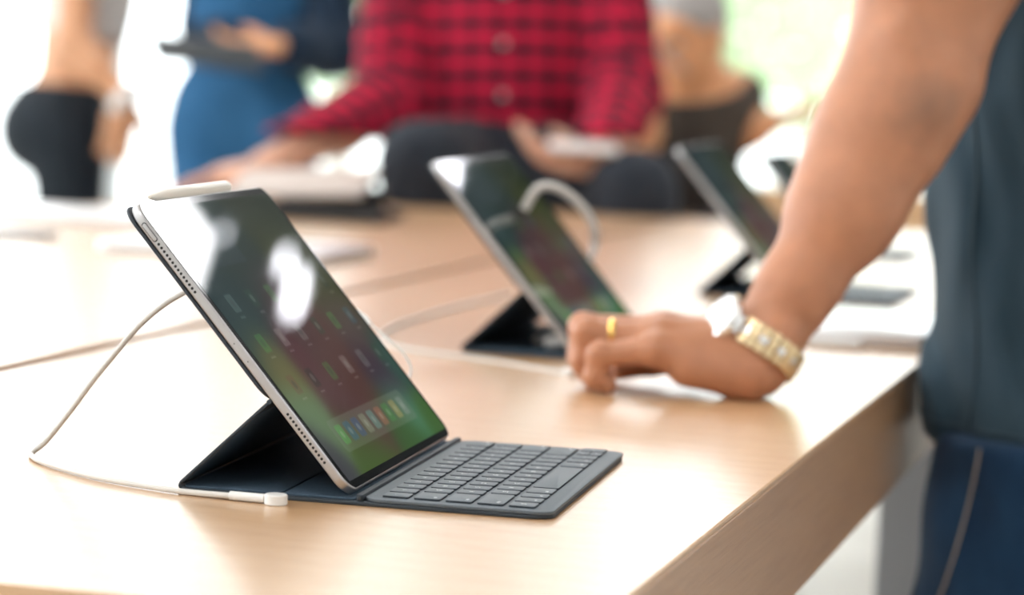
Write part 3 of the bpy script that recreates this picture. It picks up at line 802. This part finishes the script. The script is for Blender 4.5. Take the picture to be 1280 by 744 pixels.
# ---- the man leaning on the table, close to the camera
def leaning_man():
    root = empty('person', (.41, 1.05, FLOOR), 0, 'man in slate teal shirt and dark jeans leaning his bare left arm on the table', 'person')
    W_ = lambda *a: np.array(a, float)
    J = dict(pelvis=(.432, 1.06, -.02), neck=(.400, 1.065, .615), sL=(.378, .885, .535), sR=(.405, 1.245, .535), eL=(.2735, .775, .2450), wL=(.166, .706, .046), eR=(.47, 1.325, .25), wR=(.45, 1.335, -.01),
             hL=(.420, .965, -.07), hR=(.430, 1.155, -.07), kL=(.345, .95, -.47), kR=(.42, 1.16, -.47), aL=(.42, .95, -.84), aR=(.46, 1.17, -.84), tL=(.27, .945, -.885), tR=(.31, 1.165, -.885),
             head=(.36, 1.065, .775), look=(-.9, 0, -.35), fw=(-1, 0, 0), hands=dict(L=((-1, -.2, -.1), (0, 0, -1), (0, 1, 0)), R=((-.05, 0, -1), (0, -1, 0), (-1, 0, 0), .4)))
    f = figure(J)
    # the near arm, shaped by hand
    e, w, s = W_(.2740, .775, .2440), W_(.167, .705, .0465), W_(.378, .885, .535)
    ax = nrm(e-w)
    arm = [cap(s, W_(.300, .815, .37), .062, .056, .03), cap(W_(.300, .815, .37), W_(.281, .785, .275), .0545, .047, .03),
           ell(W_(.270, .790, .35), (.044, .042, .075), None, .03),                       # biceps
           cap(e+W_(.003, -.006, .008), e-ax*.03, .0425, .0425, .03),
           ell(W_(.2865, .7365, .2430), (.015, .013, .019), None, .014), cap(W_(.262, .744, .300), W_(.270, .742, .262), .010, .008, .016),                     # point of the elbow
           cap(e-ax*.02+W_(-.010, .004, 0), e-ax*.105, .0430, .0395, .03), cap(e-ax*.10, e-ax*.19, .0385, .0300, .03), cap(e-ax*.18, w+ax*.004, .0295, .0262, .02),
           ell(e-ax*.045+W_(-.020, .012, .012), (.028, .030, .06), [nrm(np.cross(ax, (0, 1, 0))), nrm(np.cross(np.cross(ax, (0, 1, 0)), ax)), ax], .03),   # brachioradialis
           cap(W_(.264, .792, .345), W_(.240, .764, .215), .0365, .0345, .03), cap(W_(.240, .764, .215), W_(.214, .742, .150), .0345, .030, .03),
           cap(w+W_(.004, .010, 0), w+W_(.004, -.010, -.002), .0225, .0225, .015),
           ell(W_(.180, .683, .052), (.009, .008, .010), None, .014)]
    # hand: fingertips and heel on the wood
    K = [W_(.0865, .650, .0375), W_(.0835, .669, .0465), W_(.0835, .691, .0500), W_(.0900, .713, .0470)]      # knuckles, little finger first
    Pp = [W_(.0420, .646, .0320), W_(.0270, .665, .0475), W_(.0205, .688, .0495), W_(.0280, .711, .0460)]
    Dd = [W_(.0385, .646, .0135), W_(.0245, .663, .0235), W_(.0185, .686, .0245), W_(.0260, .709, .0225)]
    Tt = [W_(.0500, .648, .0075), W_(.0345, .664, .0078), W_(.0290, .686, .0080), W_(.0360, .708, .0080)]
    R = [(.0112, .0100, .0090, .0074), (.0118, .0108, .0094, .0077), (.0120, .0110, .0096, .0079), (.0120, .0108, .0094, .0078)]
    hand = [cap(w, W_(.145, .696, .036), .0240, .0225, .02)]
    for i in range(4):
        base = W_(.150, .688+.010*i, .040)
        hand += [cap(base, K[i], .0165, .0130, .014), ell(K[i]+W_(.001, 0, .002), (.0128, .0115, .0120), None, .008),
                 cap(K[i], Pp[i], R[i][0], R[i][1], .005), ell(Pp[i]+W_(-.0005, 0, .0005), (R[i][1]*1.08,)*3, None, .004),
                 cap(Pp[i], Dd[i], R[i][1], R[i][2], .004), cap(Dd[i], Tt[i], R[i][2], R[i][3], .004)]
    hand += [cap(W_(.158, .678, .0205), W_(.112, .656, .0240), .0200, .0150, .016), cap(W_(.165, .700, .0230), W_(.150, .686, .0200), .0225, .0195, .015),   # heel of the hand
             cap(W_(.150, .718, .030), W_(.105, .742, .026), .0190, .0140, .016), cap(W_(.105, .742, .026), W_(.072, .744, .018), .0125, .0110, .008), cap(W_(.072, .744, .018), W_(.045, .736, .0105), .0105, .0085, .006)]
    # two faint tendons over the back of the hand
    for i in (1, 2): hand.append(cap(W_(.140, .692+.006*i, .0535), K[i]+W_(.004, 0, .0085), .0042, .0042, .010))
    prims = flat(f['T'], f['L'], f['F'], f['H'], f['A']['R'], f['HN']['R'], arm, hand)
    fine = [(.005, .345, .0021), (.620, .845, .0021), (.0, .345, .0021)]
    skin_mesh('body', solid(prims, .009, fine, smooth=3), M['skin_man'], root)
    # fingernails on the curled fingertips
    for i in range(4):
        c = (Dd[i]*.45+Tt[i]*.55); dd = nrm(Tt[i]-Dd[i]); out = nrm(np.array((-.75, -.15, -.1))-dd*(dd@np.array((-.75, -.15, -.1))))
        MB().lathe([(.0046*math.cos(a), .0018*math.sin(a)) for a in np.linspace(0, 1.5, 5)], frame(c+out*(R[i][3]-.0004), *basis(out)), 16).build('fingernail', M['skin_b'], root)
    # shirt
    def folds(X, Y, Z):
        return .006*np.sin(X*85+3*np.sin(Z*9))*np.cos(Z*8+Y*6+.6)+.0036*np.sin(Z*38+X*45+2*np.sin(X*25))*np.cos(Y*11)+.0034*np.sin(X*150+Z*22+1.5*np.sin(Z*30))
    g = f['g']
    body_t = grow(f['T'], .016)+[ell((.431, 1.06, .10), (.147, .190, .95), None, .05), ell((.415, 1.06, .32), (.134, .186, .30), None, .06)]
    slv = [cap(g['sL'], W_(.325, .835, .445), .076, .074, .03), cap(g['sR'], (g['sR']+g['eR'])/2, .072, .070, .03)]
    sh = skin_mesh('shirt', solid(body_t+slv, .007, clips=[((0, .02, -1), (.42, 1.0, -.062)), ((0, -.2, 1), (.4, 1.065, .612))], disp=folds, smooth=3), M['teal_shirt'], root)
    jl = [grow(f['T'][:1], .012), grow(f['L']['L'], .016), grow(f['L']['R'], .016)]
    jx = [cap((.405, .962, -.09), (.345, .95, -.47), .099, .076, .05), cap((.43, 1.155, -.09), (.42, 1.16, -.47), .104, .076, .05)]
    def jf(X, Y, Z): return .003*np.sin(Z*60+X*40)*np.cos(X*22+Y*14)+.0015*np.sin(X*90+Z*30)
    jn = skin_mesh('jeans', solid(flat(jl)+jx, .007, clips=[((0, 0, -1), (0, 0, -.84)), ((0, 0, 1), (0, 0, -.046))], disp=jf, smooth=3), M['jeans'], root)
    for q in 'LR': skin_mesh('shoe', solid(grow(f['F'][q], .010)+[cap(g['t'+q], g['a'+q]+W_(.03, 0, -.045), .034, .034, .02)], .007, clips=[((0, 0, -1), (0, 0, FLOOR)), ((0, 0, 1), (0, 0, -.80))]), M['shoe'], root)
    hair_and_eyes(root, f, M['hair_dark'])
    return root, f, w, ax, sh, jn
man, FM, WR, WAX, man_shirt, man_jeans = leaning_man()
settle(man)

# seams laid on the garments: cast each point of the seam onto the cloth
def on_surface(o, pts, d, off=.001):
    from mathutils.bvhtree import BVHTree
    me = o.data; b = BVHTree.FromPolygons([v.co for v in me.vertices], [tuple(p.vertices) for p in me.polygons])
    out = []
    for p in pts:
        h = b.ray_cast(V(p), V(d))
        if h[0] is not None: out.append(h[0]+h[1]*off)
    return out
s1 = on_surface(man_shirt, [(.3325-.06*max(z-.0, 0)+.0025*math.sin(z*40), .6, z) for z in np.linspace(-.058, .40, 40)], (0, 1, 0), .0004)
MB().tube(s1, .0022, 8, 0).build('side_seam', M['teal_seam'], man_shirt)
hem = []
for a in np.linspace(0, 2*PI, 73)[:-1]:
    o_ = V((.42+.6*math.cos(a), 1.06+.6*math.sin(a), -.040)); h = on_surface(man_shirt, [o_], V((.42, 1.06, -.040))-o_, .0003)
    hem += h
MB().tube(hem, .0016, 8, 0, closed=True).build('hem_stitching', M['teal_seam'], man_shirt)
s2 = on_surface(man_jeans, [(.3415-.040*t-.16*t*t*(1-.45*t), .6, -.052-.42*t) for t in np.linspace(0, .95, 40)], (0, 1, 0), .0004)
MB().tube(s2, .0011, 8, 0).build('outer_seam', M['stitch'], man_jeans)

# wristwatch
def wristwatch():
    from mathutils.bvhtree import BVHTree
    c = WR-WAX*.007; a = WAX
    dn = np.array((-.74, -.56, .37)); dn = nrm(dn-a*(a@dn)); sd = np.cross(a, dn)
    root = empty('wristwatch', c, 0, 'steel wristwatch with pale gold link bracelet on the leaning man', 'wristwatch')
    me = [o for o in man.children if o.name.startswith('body')][0].data
    bv = BVHTree.FromPolygons([v.co for v in me.vertices], [tuple(p.vertices) for p in me.polygons])
    n = 30; rad = []
    for i in range(n):
        t = 2*PI*i/n; d_ = dn*math.cos(t)+sd*math.sin(t); rr = 0
        for o_ in (-.010, 0, .010):
            h = bv.ray_cast(V(c+a*o_), V(d_), .06); rr = max(rr, h[3] if h[3] else .03)
        rad.append(min(rr, .037)+.0010)
    for _ in range(3): rad = [max(rad[i], (rad[i-1]+rad[i]*2+rad[(i+1) % n])/4) for i in range(n)]
    rn = rad[0]
    for i in range(n):
        t = 2*PI*i/n
        if math.cos(t) > .83: continue
        P_ = lambda k: (dn*math.cos(2*PI*k/n)+sd*math.sin(2*PI*k/n))*rad[k % n]
        p = P_(i); tn = nrm(P_(i+1)-P_(i-1)); out = np.cross(a, tn); 
        if out@p < 0: out = -out
        tn = np.cross(out, a); ln = np.linalg.norm(P_(i+1)-P_(i-1))/2*.95; wd = .0220
        Mx = frame(p, a, tn, out)
        lk = MB().slab(wd, ln, .0028, .0008, .0006, 3, Mx @ Matrix.Translation((-wd/2, -ln/2, -.0002))).build('link', M['watch_gold'], root)
        MB().slab(.0064, ln*.94, .0009, .0008, .0004, 3, Mx @ Matrix.Translation((-.0032, -ln*.47, .0024))).build('centre_link', M['watch_steel'] if i % 2 else M['watch_gold'], lk)
    B = frame(dn*(rn+.0012), a, sd if np.dot(np.cross(a, sd), dn) > 0 else -sd, dn)
    MB().lathe([(.0180, -.003), (.0206, .0002), (.0215, .0040), (.0212, .0062), (.0200, .0078), (.0178, .0085), (.0176, .0079)], B, 48).build('case', M['watch_steel'], root)
    d = MB().lathe([(.0176, .0074), (.0176, .0080)], B, 48).build('dial', M['dial'], root)
    mk = MB()
    for k in range(12):
        mk.box((.0128, -.0005, .0080), (.0160, .0005, .0084), B @ Matrix.Rotation(k*PI/6, 4, 'Z'))
    mk.build('hour_markers', M['watch_steel'], d)
    MB().box((-.002, -.0005, .0088), (.0085, .0005, .0090), B @ Matrix.Rotation(.6, 4, 'Z')).build('hour_hand', M['steel'], root)
    MB().box((-.002, -.0004, .0091), (.0125, .0004, .0093), B @ Matrix.Rotation(2.3, 4, 'Z')).build('minute_hand', M['steel'], root)
    MB().lathe([(.0016, 0), (.0018, .0006), (.0018, .0018), (.0014, .0022)], B @ frame((.0212, 0, .0035), (0, 1, 0), (0, 0, 1), (1, 0, 0)), 16).build('crown', M['watch_gold'], root)
    for q in (-1, 1):
        MB().slab(.0160, .0060, .0030, .0010, .0008, 3, B @ Matrix.Translation((-.0080, (.0180 if q > 0 else -.0240), -.0010))).build('lug', M['watch_steel'], root)
wristwatch()
rg = empty('finger_ring', (.048, .6675, .0472), 0, 'plain gold ring on the finger of the leaning hand', 'ring')
ra = nrm(np.array((.0835, .669, .0465))-np.array((.027, .665, .0475)))
MB().lathe([(.0112, -.0026), (.0122, -.0024), (.0126, 0), (.0122, .0024), (.0112, .0026), (.0110, 0)], frame((0, 0, 0), *basis(ra)), 36).build('band', M['gold'], rg)

# ---- people in the background
def clothe(root, name, prims, g, m, vox=.010, clips=(), disp=None, uvf=None):
    WQ = solid(grow(prims, g), vox, clips=clips, disp=disp, smooth=2)
    return skin_mesh(name, WQ, m, root, uvf(WQ[0]) if uvf else None)
def wrinkle(X, Y, Z): return .004*np.sin(X*34+Z*22)*np.cos(Z*17+Y*31)

# woman in black leggings and grey crop top, facing right
def woman():
    d = 7.2
    p = lambda x, y, dd=0: at(x, y, d+dd)
    J = dict(pelvis=p(82, 150), neck=p(126, -75), sR=p(98, -50, -.17), sL=p(112, -52, .17), eR=p(92, 52, -.22), wR=p(158, 124, -.25), eL=p(105, 45, .24), wL=p(118, 112, .24),
             hR=p(86, 172, -.08), hL=p(88, 172, .08), kR=p(88, 395, -.08), kL=p(92, 395, .08), head=p(140, -132), look=nrm(CR*.9-CU*.15+CFW*.1), fw=CR, s=1.02, bum=1,
             hands=dict(R=((CR*-.22-CU*1.0), -CR*.3+CFW, CR, .5), L=(-CU, -CFW, CR, .3)))
    for q, o in (('R', -.08), ('L', .08)):
        a = p(84, 610, o); a = np.array(a); a[2] = FLOOR+.08; J['a'+q] = a; J['t'+q] = a+CR*.13-np.array((0, 0, .05))
    f = figure(J, 1); g = f['g']
    root = empty('person', (g['pelvis'][0], g['pelvis'][1], FLOOR), 0, 'woman in black leggings and grey crop top standing beyond the left table, hand low', 'person')
    skin_mesh('body', solid(flat(f['T'], f['A'], f['L'], f['F'], f['H'], f['HN']), .0075), M['skin_a'], root)
    wst = np.array(p(100, 110)); n_ = nrm(f['up']+f['fw']*-.10)
    clothe(root, 'leggings', flat(f['T'][:2], f['T'][5:], f['L']), .007, M['leggings'], clips=[(n_, wst), ((0, 0, -1), (0, 0, FLOOR+.12))])
    clothe(root, 'crop_top', flat(f['T'][1:5], cap(g['sR'], g['sR']*.75+g['eR']*.25, .056, .054, .03), cap(g['sL'], g['sL']*.75+g['eL']*.25, .056, .054, .03)), .010, M['croptop'],
           clips=[(-f['up'], p(125, 52)), (f['up'], g['neck']-f['up']*.03)])
    for q in 'LR': clothe(root, 'shoe', f['F'][q], .012, M['shoe'], .008, clips=[((0, 0, -1), (0, 0, FLOOR)), ((0, 0, 1), (0, 0, FLOOR+.1))])
    hair_and_eyes(root, f, M['hair_dark'], .008, 1)
    settle(root)
    b = nrm(g['wR']-g['eR'])
    br = empty('bracelet', g['wR'], 0, 'bangle on the wrist of the woman in leggings, whitened and thickened for its glint', 'bracelet')
    MB().tube([tuple(np.array(basis(b)[0])*.036*math.cos(a)+np.array(basis(b)[1])*.036*math.sin(a)) for a in np.linspace(0, 2*PI, 25)[:-1]], .0150, 12, 0, closed=True).build('bangle', M['white_plastic'], br)  # thick white ring stands for the blurred glint of a small shiny bracelet
woman()

# person in mid-blue denim with navy sleeves, holding a tablet
def navy_person():
    d = 7.0
    p = lambda x, y, dd=0: at(x, y, d+dd)
    J = dict(pelvis=p(306, 120), neck=p(318, -110), sR=p(262, -78), sL=p(408, -72), eR=p(262, 34, .04), wR=p(290, 64, -.14), eL=p(415, 62, -.05), wL=p(350, 58, -.26),
             hR=p(268, 160), hL=p(342, 162), kR=p(272, 395), kL=p(338, 395), head=p(316, -165, -.04), look=nrm(-CFW*.75-CU*.6-CR*.2), fw=-CFW, s=1.0,
             hands=dict(R=((CR*.9-CFW*.3), CU, -CFW, .3), L=((-CR*1.0-CFW*.25), (CU*.6-CFW*.3), CU, .55)))
    for q, x in (('R', 274), ('L', 336)):
        a = np.array(p(x, 620)); a[2] = FLOOR+.08; J['a'+q] = a; J['t'+q] = a-CFW*np.array((1, 1, 0))*.14-np.array((0, 0, .05))
    f = figure(J); g = f['g']
    root = empty('person', (g['pelvis'][0], g['pelvis'][1], FLOOR), 0, 'person in blue denim and navy sleeves standing and holding a flat grey tablet', 'person')
    skin_mesh('body', solid(flat(f['T'], f['A'], f['L'], f['F'], f['H'], f['HN']), .0075), M['skin_c'], root)
    clothe(root, 'dungarees', flat(f['T'][:3], f['L'], cap(g['hL'], g['kL'],   .094, .080, .05), cap(g['hR'], g['kR'], .094, .085, .05)), .012, M['blue_denim'], clips=[((0, 0, -1), (0, 0, FLOOR+.1)), (f['up'], g['neck']-f['up']*.03)], disp=wrinkle)
    sl = [cap(g['s'+q], g['e'+q], .060, .054, .03) for q in 'LR']+[cap(g['e'+q], g['w'+q]*.82+g['e'+q]*.18, .054, .044, .03) for q in 'LR']
    clothe(root, 'jacket', flat(f['T'][3:5], sl, cap(g['neck']-f['up']*.2-f['fw']*.05, g['pelvis']+f['up']*.12-f['fw']*.05, .10, .10, .05)), .014, M['navy'], clips=[(f['up'], g['neck']-f['up']*.01)], disp=wrinkle)
    for q in 'LR': clothe(root, 'shoe', f['F'][q], .012, M['shoe'], .008, clips=[((0, 0, -1), (0, 0, FLOOR)), ((0, 0, 1), (0, 0, FLOOR+.1))])
    hair_and_eyes(root, f, M['hair_dark'], .008)
    settle(root)
    c = at(258, 66, 6.62); a, b = nrm(CR+CU*-.10), nrm(CFW*.95-CU*.24); z = np.cross(a, b)
    t = empty('handheld_tablet', c, 0, 'flat dark grey tablet held at waist height by the person in denim', 'tablet')
    Mx = frame((0, 0, 0), a, b, z) @ Matrix.Translation((-.125, -.09, -.004))
    MB().slab(.25, .18, .008, .012, .002, 6, Mx).build('body', M['tablet_grey'], t)
    MB().slab(.244, .174, .0006, .010, .0002, 6, Mx @ Matrix.Translation((.003, .003, .008))).build('front_glass', M['glass_front'], t)
navy_person()

# man in red plaid shirt on a high stool behind the table
def plaid_man():
    d = 5.5
    p = lambda x, y, dd=0: at(x, y, d+dd)
    J = dict(pelvis=p(628, 205), neck=p(632, -165), sR=p(512, -118), sL=p(752, -112), eR=p(488, 132, -.10), wR=p(330, 208, -.42), eL=p(778, 112, -.08), wL=p(752, 206, -.40),
             hR=p(580, 222, -.04), hL=p(690, 226, -.04), kR=p(530, 206, -.47), kL=p(792, 246, -.44), head=p(632, -255, -.06), look=nrm(-CFW*.8-CU*.6), fw=-CFW, s=1.08,
             hands=dict(R=((-CR*1.0-CU*.22-CFW*.1), -CU, -CFW, .25), L=((-CR*.95+CU*.12-CFW*.2), (CU*.8-CFW*.4), -CFW*.5+CU, .75)))
    for q, x, y in (('R', 560, 520), ('L', 765, 540)):
        a = np.array(p(x, y, -.36)); J['a'+q] = a; J['t'+q] = a-CFW*np.array((1, 1, 0))*.12-np.array((0, 0, .06))
    f = figure(J); g = f['g']
    root = empty('person', (g['pelvis'][0], g['pelvis'][1], FLOOR), 0, 'man in red and black plaid shirt sitting behind the table with a phone', 'person')
    skin_mesh('body', solid(flat(f['T'], f['A'], f['L'], f['F'], f['H'], f['HN']), .0075), M['skin_b'], root)
    legs = flat(f['L'], f['T'][:1])
    clothe(root, 'trousers', legs, .014, M['dark_trousers'], clips=[((0, 0, -1), (0, 0, J['aR'][2]+.03))], disp=wrinkle)
    sl = [cap(g['s'+q], g['e'+q], .066, .058, .03) for q in 'LR']+[cap(g['e'+q], g['w'+q]*.9+g['e'+q]*.1, .058, .044, .03) for q in 'LR']
    uvf = lambda W: weave_uv(W, f, [(g['s'+q], g['e'+q]) for q in 'LR']+[(g['e'+q], g['w'+q]) for q in 'LR'])
    hemo = g['pelvis']+f['up']*.035
    sh = clothe(root, 'shirt', flat(f['T'][1:5], ell(g['pelvis']+f['up']*.24, (.176, .125, .34), [f['lat'], f['fw'], f['up']], .05), sl), .014, M['plaid'], clips=[(-f['up'], hemo), (f['up'], g['neck']-f['up']*.005)], disp=wrinkle, uvf=uvf)
    hair_and_eyes(root, f, M['hair_dark'], .008)
    for q in 'LR': clothe(root, 'shoe', f['F'][q], .012, M['shoe'], .008)
    btn = on_surface(sh, [tuple(g['pelvis']+f['up']*t+f['fw']*.5) for t in (.12, .215, .31, .405)], -f['fw'], .001)
    for b in btn: MB().lathe([(.006, 0), (.0065, .0012), (.005, .0022)], frame(b, *basis(f['fw'])), 18).build('button', M['steel'], sh)
    settle(root)
    # the phone in his hand
    c = at(728, 184, 5.05); a, b = nrm(CR*.96-CU*.06), nrm(CFW*.93+CU*.22); z = np.cross(a, b)
    ph = empty('mobile_phone', c, 0, 'pale phone held in the hand of the man in plaid', 'phone')
    Mx = frame((0, 0, 0), a, b, z) @ Matrix.Translation((-.060, -.036, -.004))
    MB().slab(.122, .072, .008, .010, .002, 6, Mx).build('body', M['silver'], ph); MB().slab(.118, .068, .0005, .009, .0002, 6, Mx @ Matrix.Translation((.002, .002, .008))).build('screen', M['white_plastic'], ph)
    # stool
    sx, sy = g['pelvis'][0], g['pelvis'][1]; zt = g['pelvis'][2]-.135
    st = empty('bar_stool', (sx, sy, FLOOR), 0, 'tall oak stool under the man in plaid', 'stool', 'stools')
    stool_parts(st, zt)
    return f
def stool_parts(st, zt):
    h = zt-FLOOR
    MB().lathe([(.165, h-.04), (.175, h-.035), (.175, h-.006), (.168, h)], None, 32).build('seat', M['oak_side'], st)
    for i in range(4):
        a = PI/4+i*PI/2; MB().tube([(.20*math.cos(a), .20*math.sin(a), 0), (.13*math.cos(a), .13*math.sin(a), h-.04)], .014, 10, 0).build('leg', M['steel'], st)
    MB().tube([(.178*math.cos(a), .178*math.sin(a), .27) for a in np.linspace(0, 2*PI, 25)[:-1]], .008, 8, 0, closed=True).build('footrest', M['steel'], st)
plaid_man()

# grey-haired person bent over the farther table
def bent_person():
    d = 6.7
    p = lambda x, y, dd=0: at(x, y, d+dd)
    J = dict(pelvis=p(850, 290, .05), neck=p(858, 92, -.10), sR=p(800, 118, -.05), sL=p(915, 118, .02), eR=p(792, 205, -.25), wR=p(818, 110, -.36), eL=p(925, 168, -.02), wL=p(972, 150, -.06),
             hR=p(810, 310), hL=p(890, 310), kR=p(805, 330, -.42), kL=p(890, 332, -.42), head=p(862, 40, -.18), look=nrm(-CFW*.55-CR*.62-CU*.45), fw=-CFW, s=.95,
             hands=dict(R=((CU*.9+CR*.15), (CR*.3-CFW*.1+CU*.0), -CFW, .8), L=((CR*.8+CU*.35), -CU, -CFW, .4)))
    for q, x in (('R', 805), ('L', 890)):
        a = np.array(p(x, 560, -.36)); a[2] = FLOOR+.25; J['a'+q] = a; J['t'+q] = a-CFW*np.array((1, 1, 0))*.12-np.array((0, 0, .05))
    f = figure(J); g = f['g']
    root = empty('person', (g['pelvis'][0], g['pelvis'][1], FLOOR), 0, 'grey haired person in a dark taupe top sitting bent over the farther table', 'person')
    skin_mesh('body', solid(flat(f['T'], f['A'], f['L'], f['F'], f['H'], f['HN']), .0075), M['skin_c'], root)
    clothe(root, 'top', flat(f['T'], [cap(g['s'+q], g['s'+q]*.4+g['e'+q]*.6, .058, .056, .03) for q in 'LR']), .014, M['brown_top'], clips=[(f['up'], g['neck']-f['up']*.035)], disp=wrinkle)
    clothe(root, 'trousers', flat(f['L']), .012, M['dark_trousers'], clips=[((0, 0, -1), (0, 0, FLOOR+.27))])
    for q in 'LR': clothe(root, 'shoe', f['F'][q], .012, M['shoe'], .008)
    hair_and_eyes(root, f, M['hair_grey'], .008)
    settle(root)
    st = empty('bar_stool', (g['pelvis'][0], g['pelvis'][1], FLOOR), 0, 'oak stool under the bent grey haired person', 'stool', 'stools')
    stool_parts(st, g['pelvis'][2]-.125)
    c = at(830, 62, 6.22); z = nrm(CR*.5+CU*.5-CFW*.1); a = nrm(np.cross(CU, z)); b = np.cross(z, a)
    ph = empty('mobile_phone', c, 0, 'dark phone held close to the face of the bent person', 'phone')
    Mx = frame((0, 0, 0), a, b, z) @ Matrix.Translation((-.036, -.07, -.004))
    MB().slab(.072, .14, .008, .009, .002, 6, Mx).build('body', M['steel'], ph); MB().slab(.068, .136, .0005, .008, .0002, 6, Mx @ Matrix.Translation((.002, .002, .008))).build('screen', M['glass_front'], ph)
bent_person()

# ------------------------------------------------------------------ other things on the tables
def closed_laptop(loc, rz, w, d, label, group='closed laptops', m='silver'):
    r = empty('closed_laptop', loc, rz, label, 'laptop', group)
    MB().slab(w, d, .0070, .012, .0022, 6, Matrix.Translation((0, 0, .0015))).build('base', M[m], r)
    MB().slab(w, d, .0050, .012, .0020, 6, Matrix.Translation((0, 0, .0090))).build('lid', M[m], r)
    for x in (.03, w-.03):
        for y in (.03, d-.03): MB().lathe([(.006, 0), (.006, .0015)], Matrix.Translation((x, y, 0)), 14).build('foot', M['black'], r)
closed_laptop((.075, 1.205, 0), -.04, .205, .28, 'closed silver laptop by the table edge against the teal shirt')
pc = empty('cable_connector', (.163, 1.165, 0), -.15, 'small white plug block in front of the silver laptop', 'connector', 'loose connectors')
MB().slab(.052, .016, .009, .003, .0015, 5, Matrix.Translation((0, 0, 0))).build('plug', M['white_plastic'], pc)
MB().tube([(0, .008, .0045), (-.03, .012, .003), (-.06, .03, .0022), (-.08, .06, .0022)], .002, 8, 6).build('cord', M['cable'], pc)
# left table
closed_laptop((-.78, 1.80, 0), -.09, .30, .21, 'closed silver laptop on the left table behind the nearest tablet')
closed_laptop((-1.12, 2.28, 0), -.1, .26, .20, 'closed silver laptop on the far left corner of the left table')
hp = empty('mobile_phone', (-1.03, 1.90, 0), .2, 'small dark phone lying on the left table at the picture border', 'phone')
MB().slab(.15, .072, .008, .010, .002, 6).build('body', M['steel'], hp); MB().slab(.146, .068, .0005, .009, .0002, 6, Matrix.Translation((.002, .002, .008))).build('screen', M['glass_front'], hp)
# tilted pale tablet on a dark wedge in front of the man in plaid
ws = empty('tablet_stand', (-.835, 2.63, 0), .05, 'dark low stand in front of the man in plaid', 'stand')
MB().slab(.225, .19, .014, .02, .004, 6).build('base', M['black'], ws)
MB().slab(.17, .012, .034, .004, .002, 4, Matrix.Translation((.03, .135, .014))).build('rest', M['black'], ws)
MB().slab(.20, .012, .012, .004, .002, 4, Matrix.Translation((.01, .010, .014))).build('lip', M['black'], ws)
wt = empty('tilted_tablet', (-.865, 2.648, .0265), .05, 'pale tablet lying tilted on the dark stand in front of the man in plaid', 'tablet')
Mt = Matrix.Rotation(math.radians(-3), 4, 'Y') @ Matrix.Rotation(math.radians(11), 4, 'X')
MB().slab(.215, .165, .010, .012, .002, 6, Mt).build('body', M['alu'], wt); MB().slab(.209, .159, .0006, .010, .0002, 6, Mt @ Matrix.Translation((.003, .003, .010))).build('front_panel', M['blush'], wt)

# ------------------------------------------------------------------ camera, light, render look
cam = bpy.data.cameras.new('camera'); co = bpy.data.objects.new('camera', cam); COL.objects.link(co)
co.matrix_world = frame(CC, CR, CU, -CFW)
cam.sensor_fit = 'HORIZONTAL'; cam.sensor_width = 36; cam.lens = CF*36/1280; cam.clip_start = .05; cam.clip_end = 200
cam.dof.use_dof = True; cam.dof.focus_distance = 1.775; cam.dof.aperture_fstop = 4.9; cam.dof.aperture_blades = 0
SC.camera = co

wd = bpy.data.worlds.new('World'); SC.world = wd; wd.use_nodes = True
bg = wd.node_tree.nodes['Background']; bg.inputs['Color'].default_value = (.93, .97, 1, 1); bg.inputs['Strength'].default_value = 5.2

SC.view_settings.view_transform = 'Standard'; SC.view_settings.look = 'None'; SC.view_settings.gamma = 1; SC.view_settings.use_curve_mapping = False
SC.view_settings.exposure = 0.0
SC.cycles.use_denoising = True
SC.cycles.max_bounces = 10; SC.cycles.transparent_max_bounces = 12
SC.cycles.sample_clamp_indirect = 8
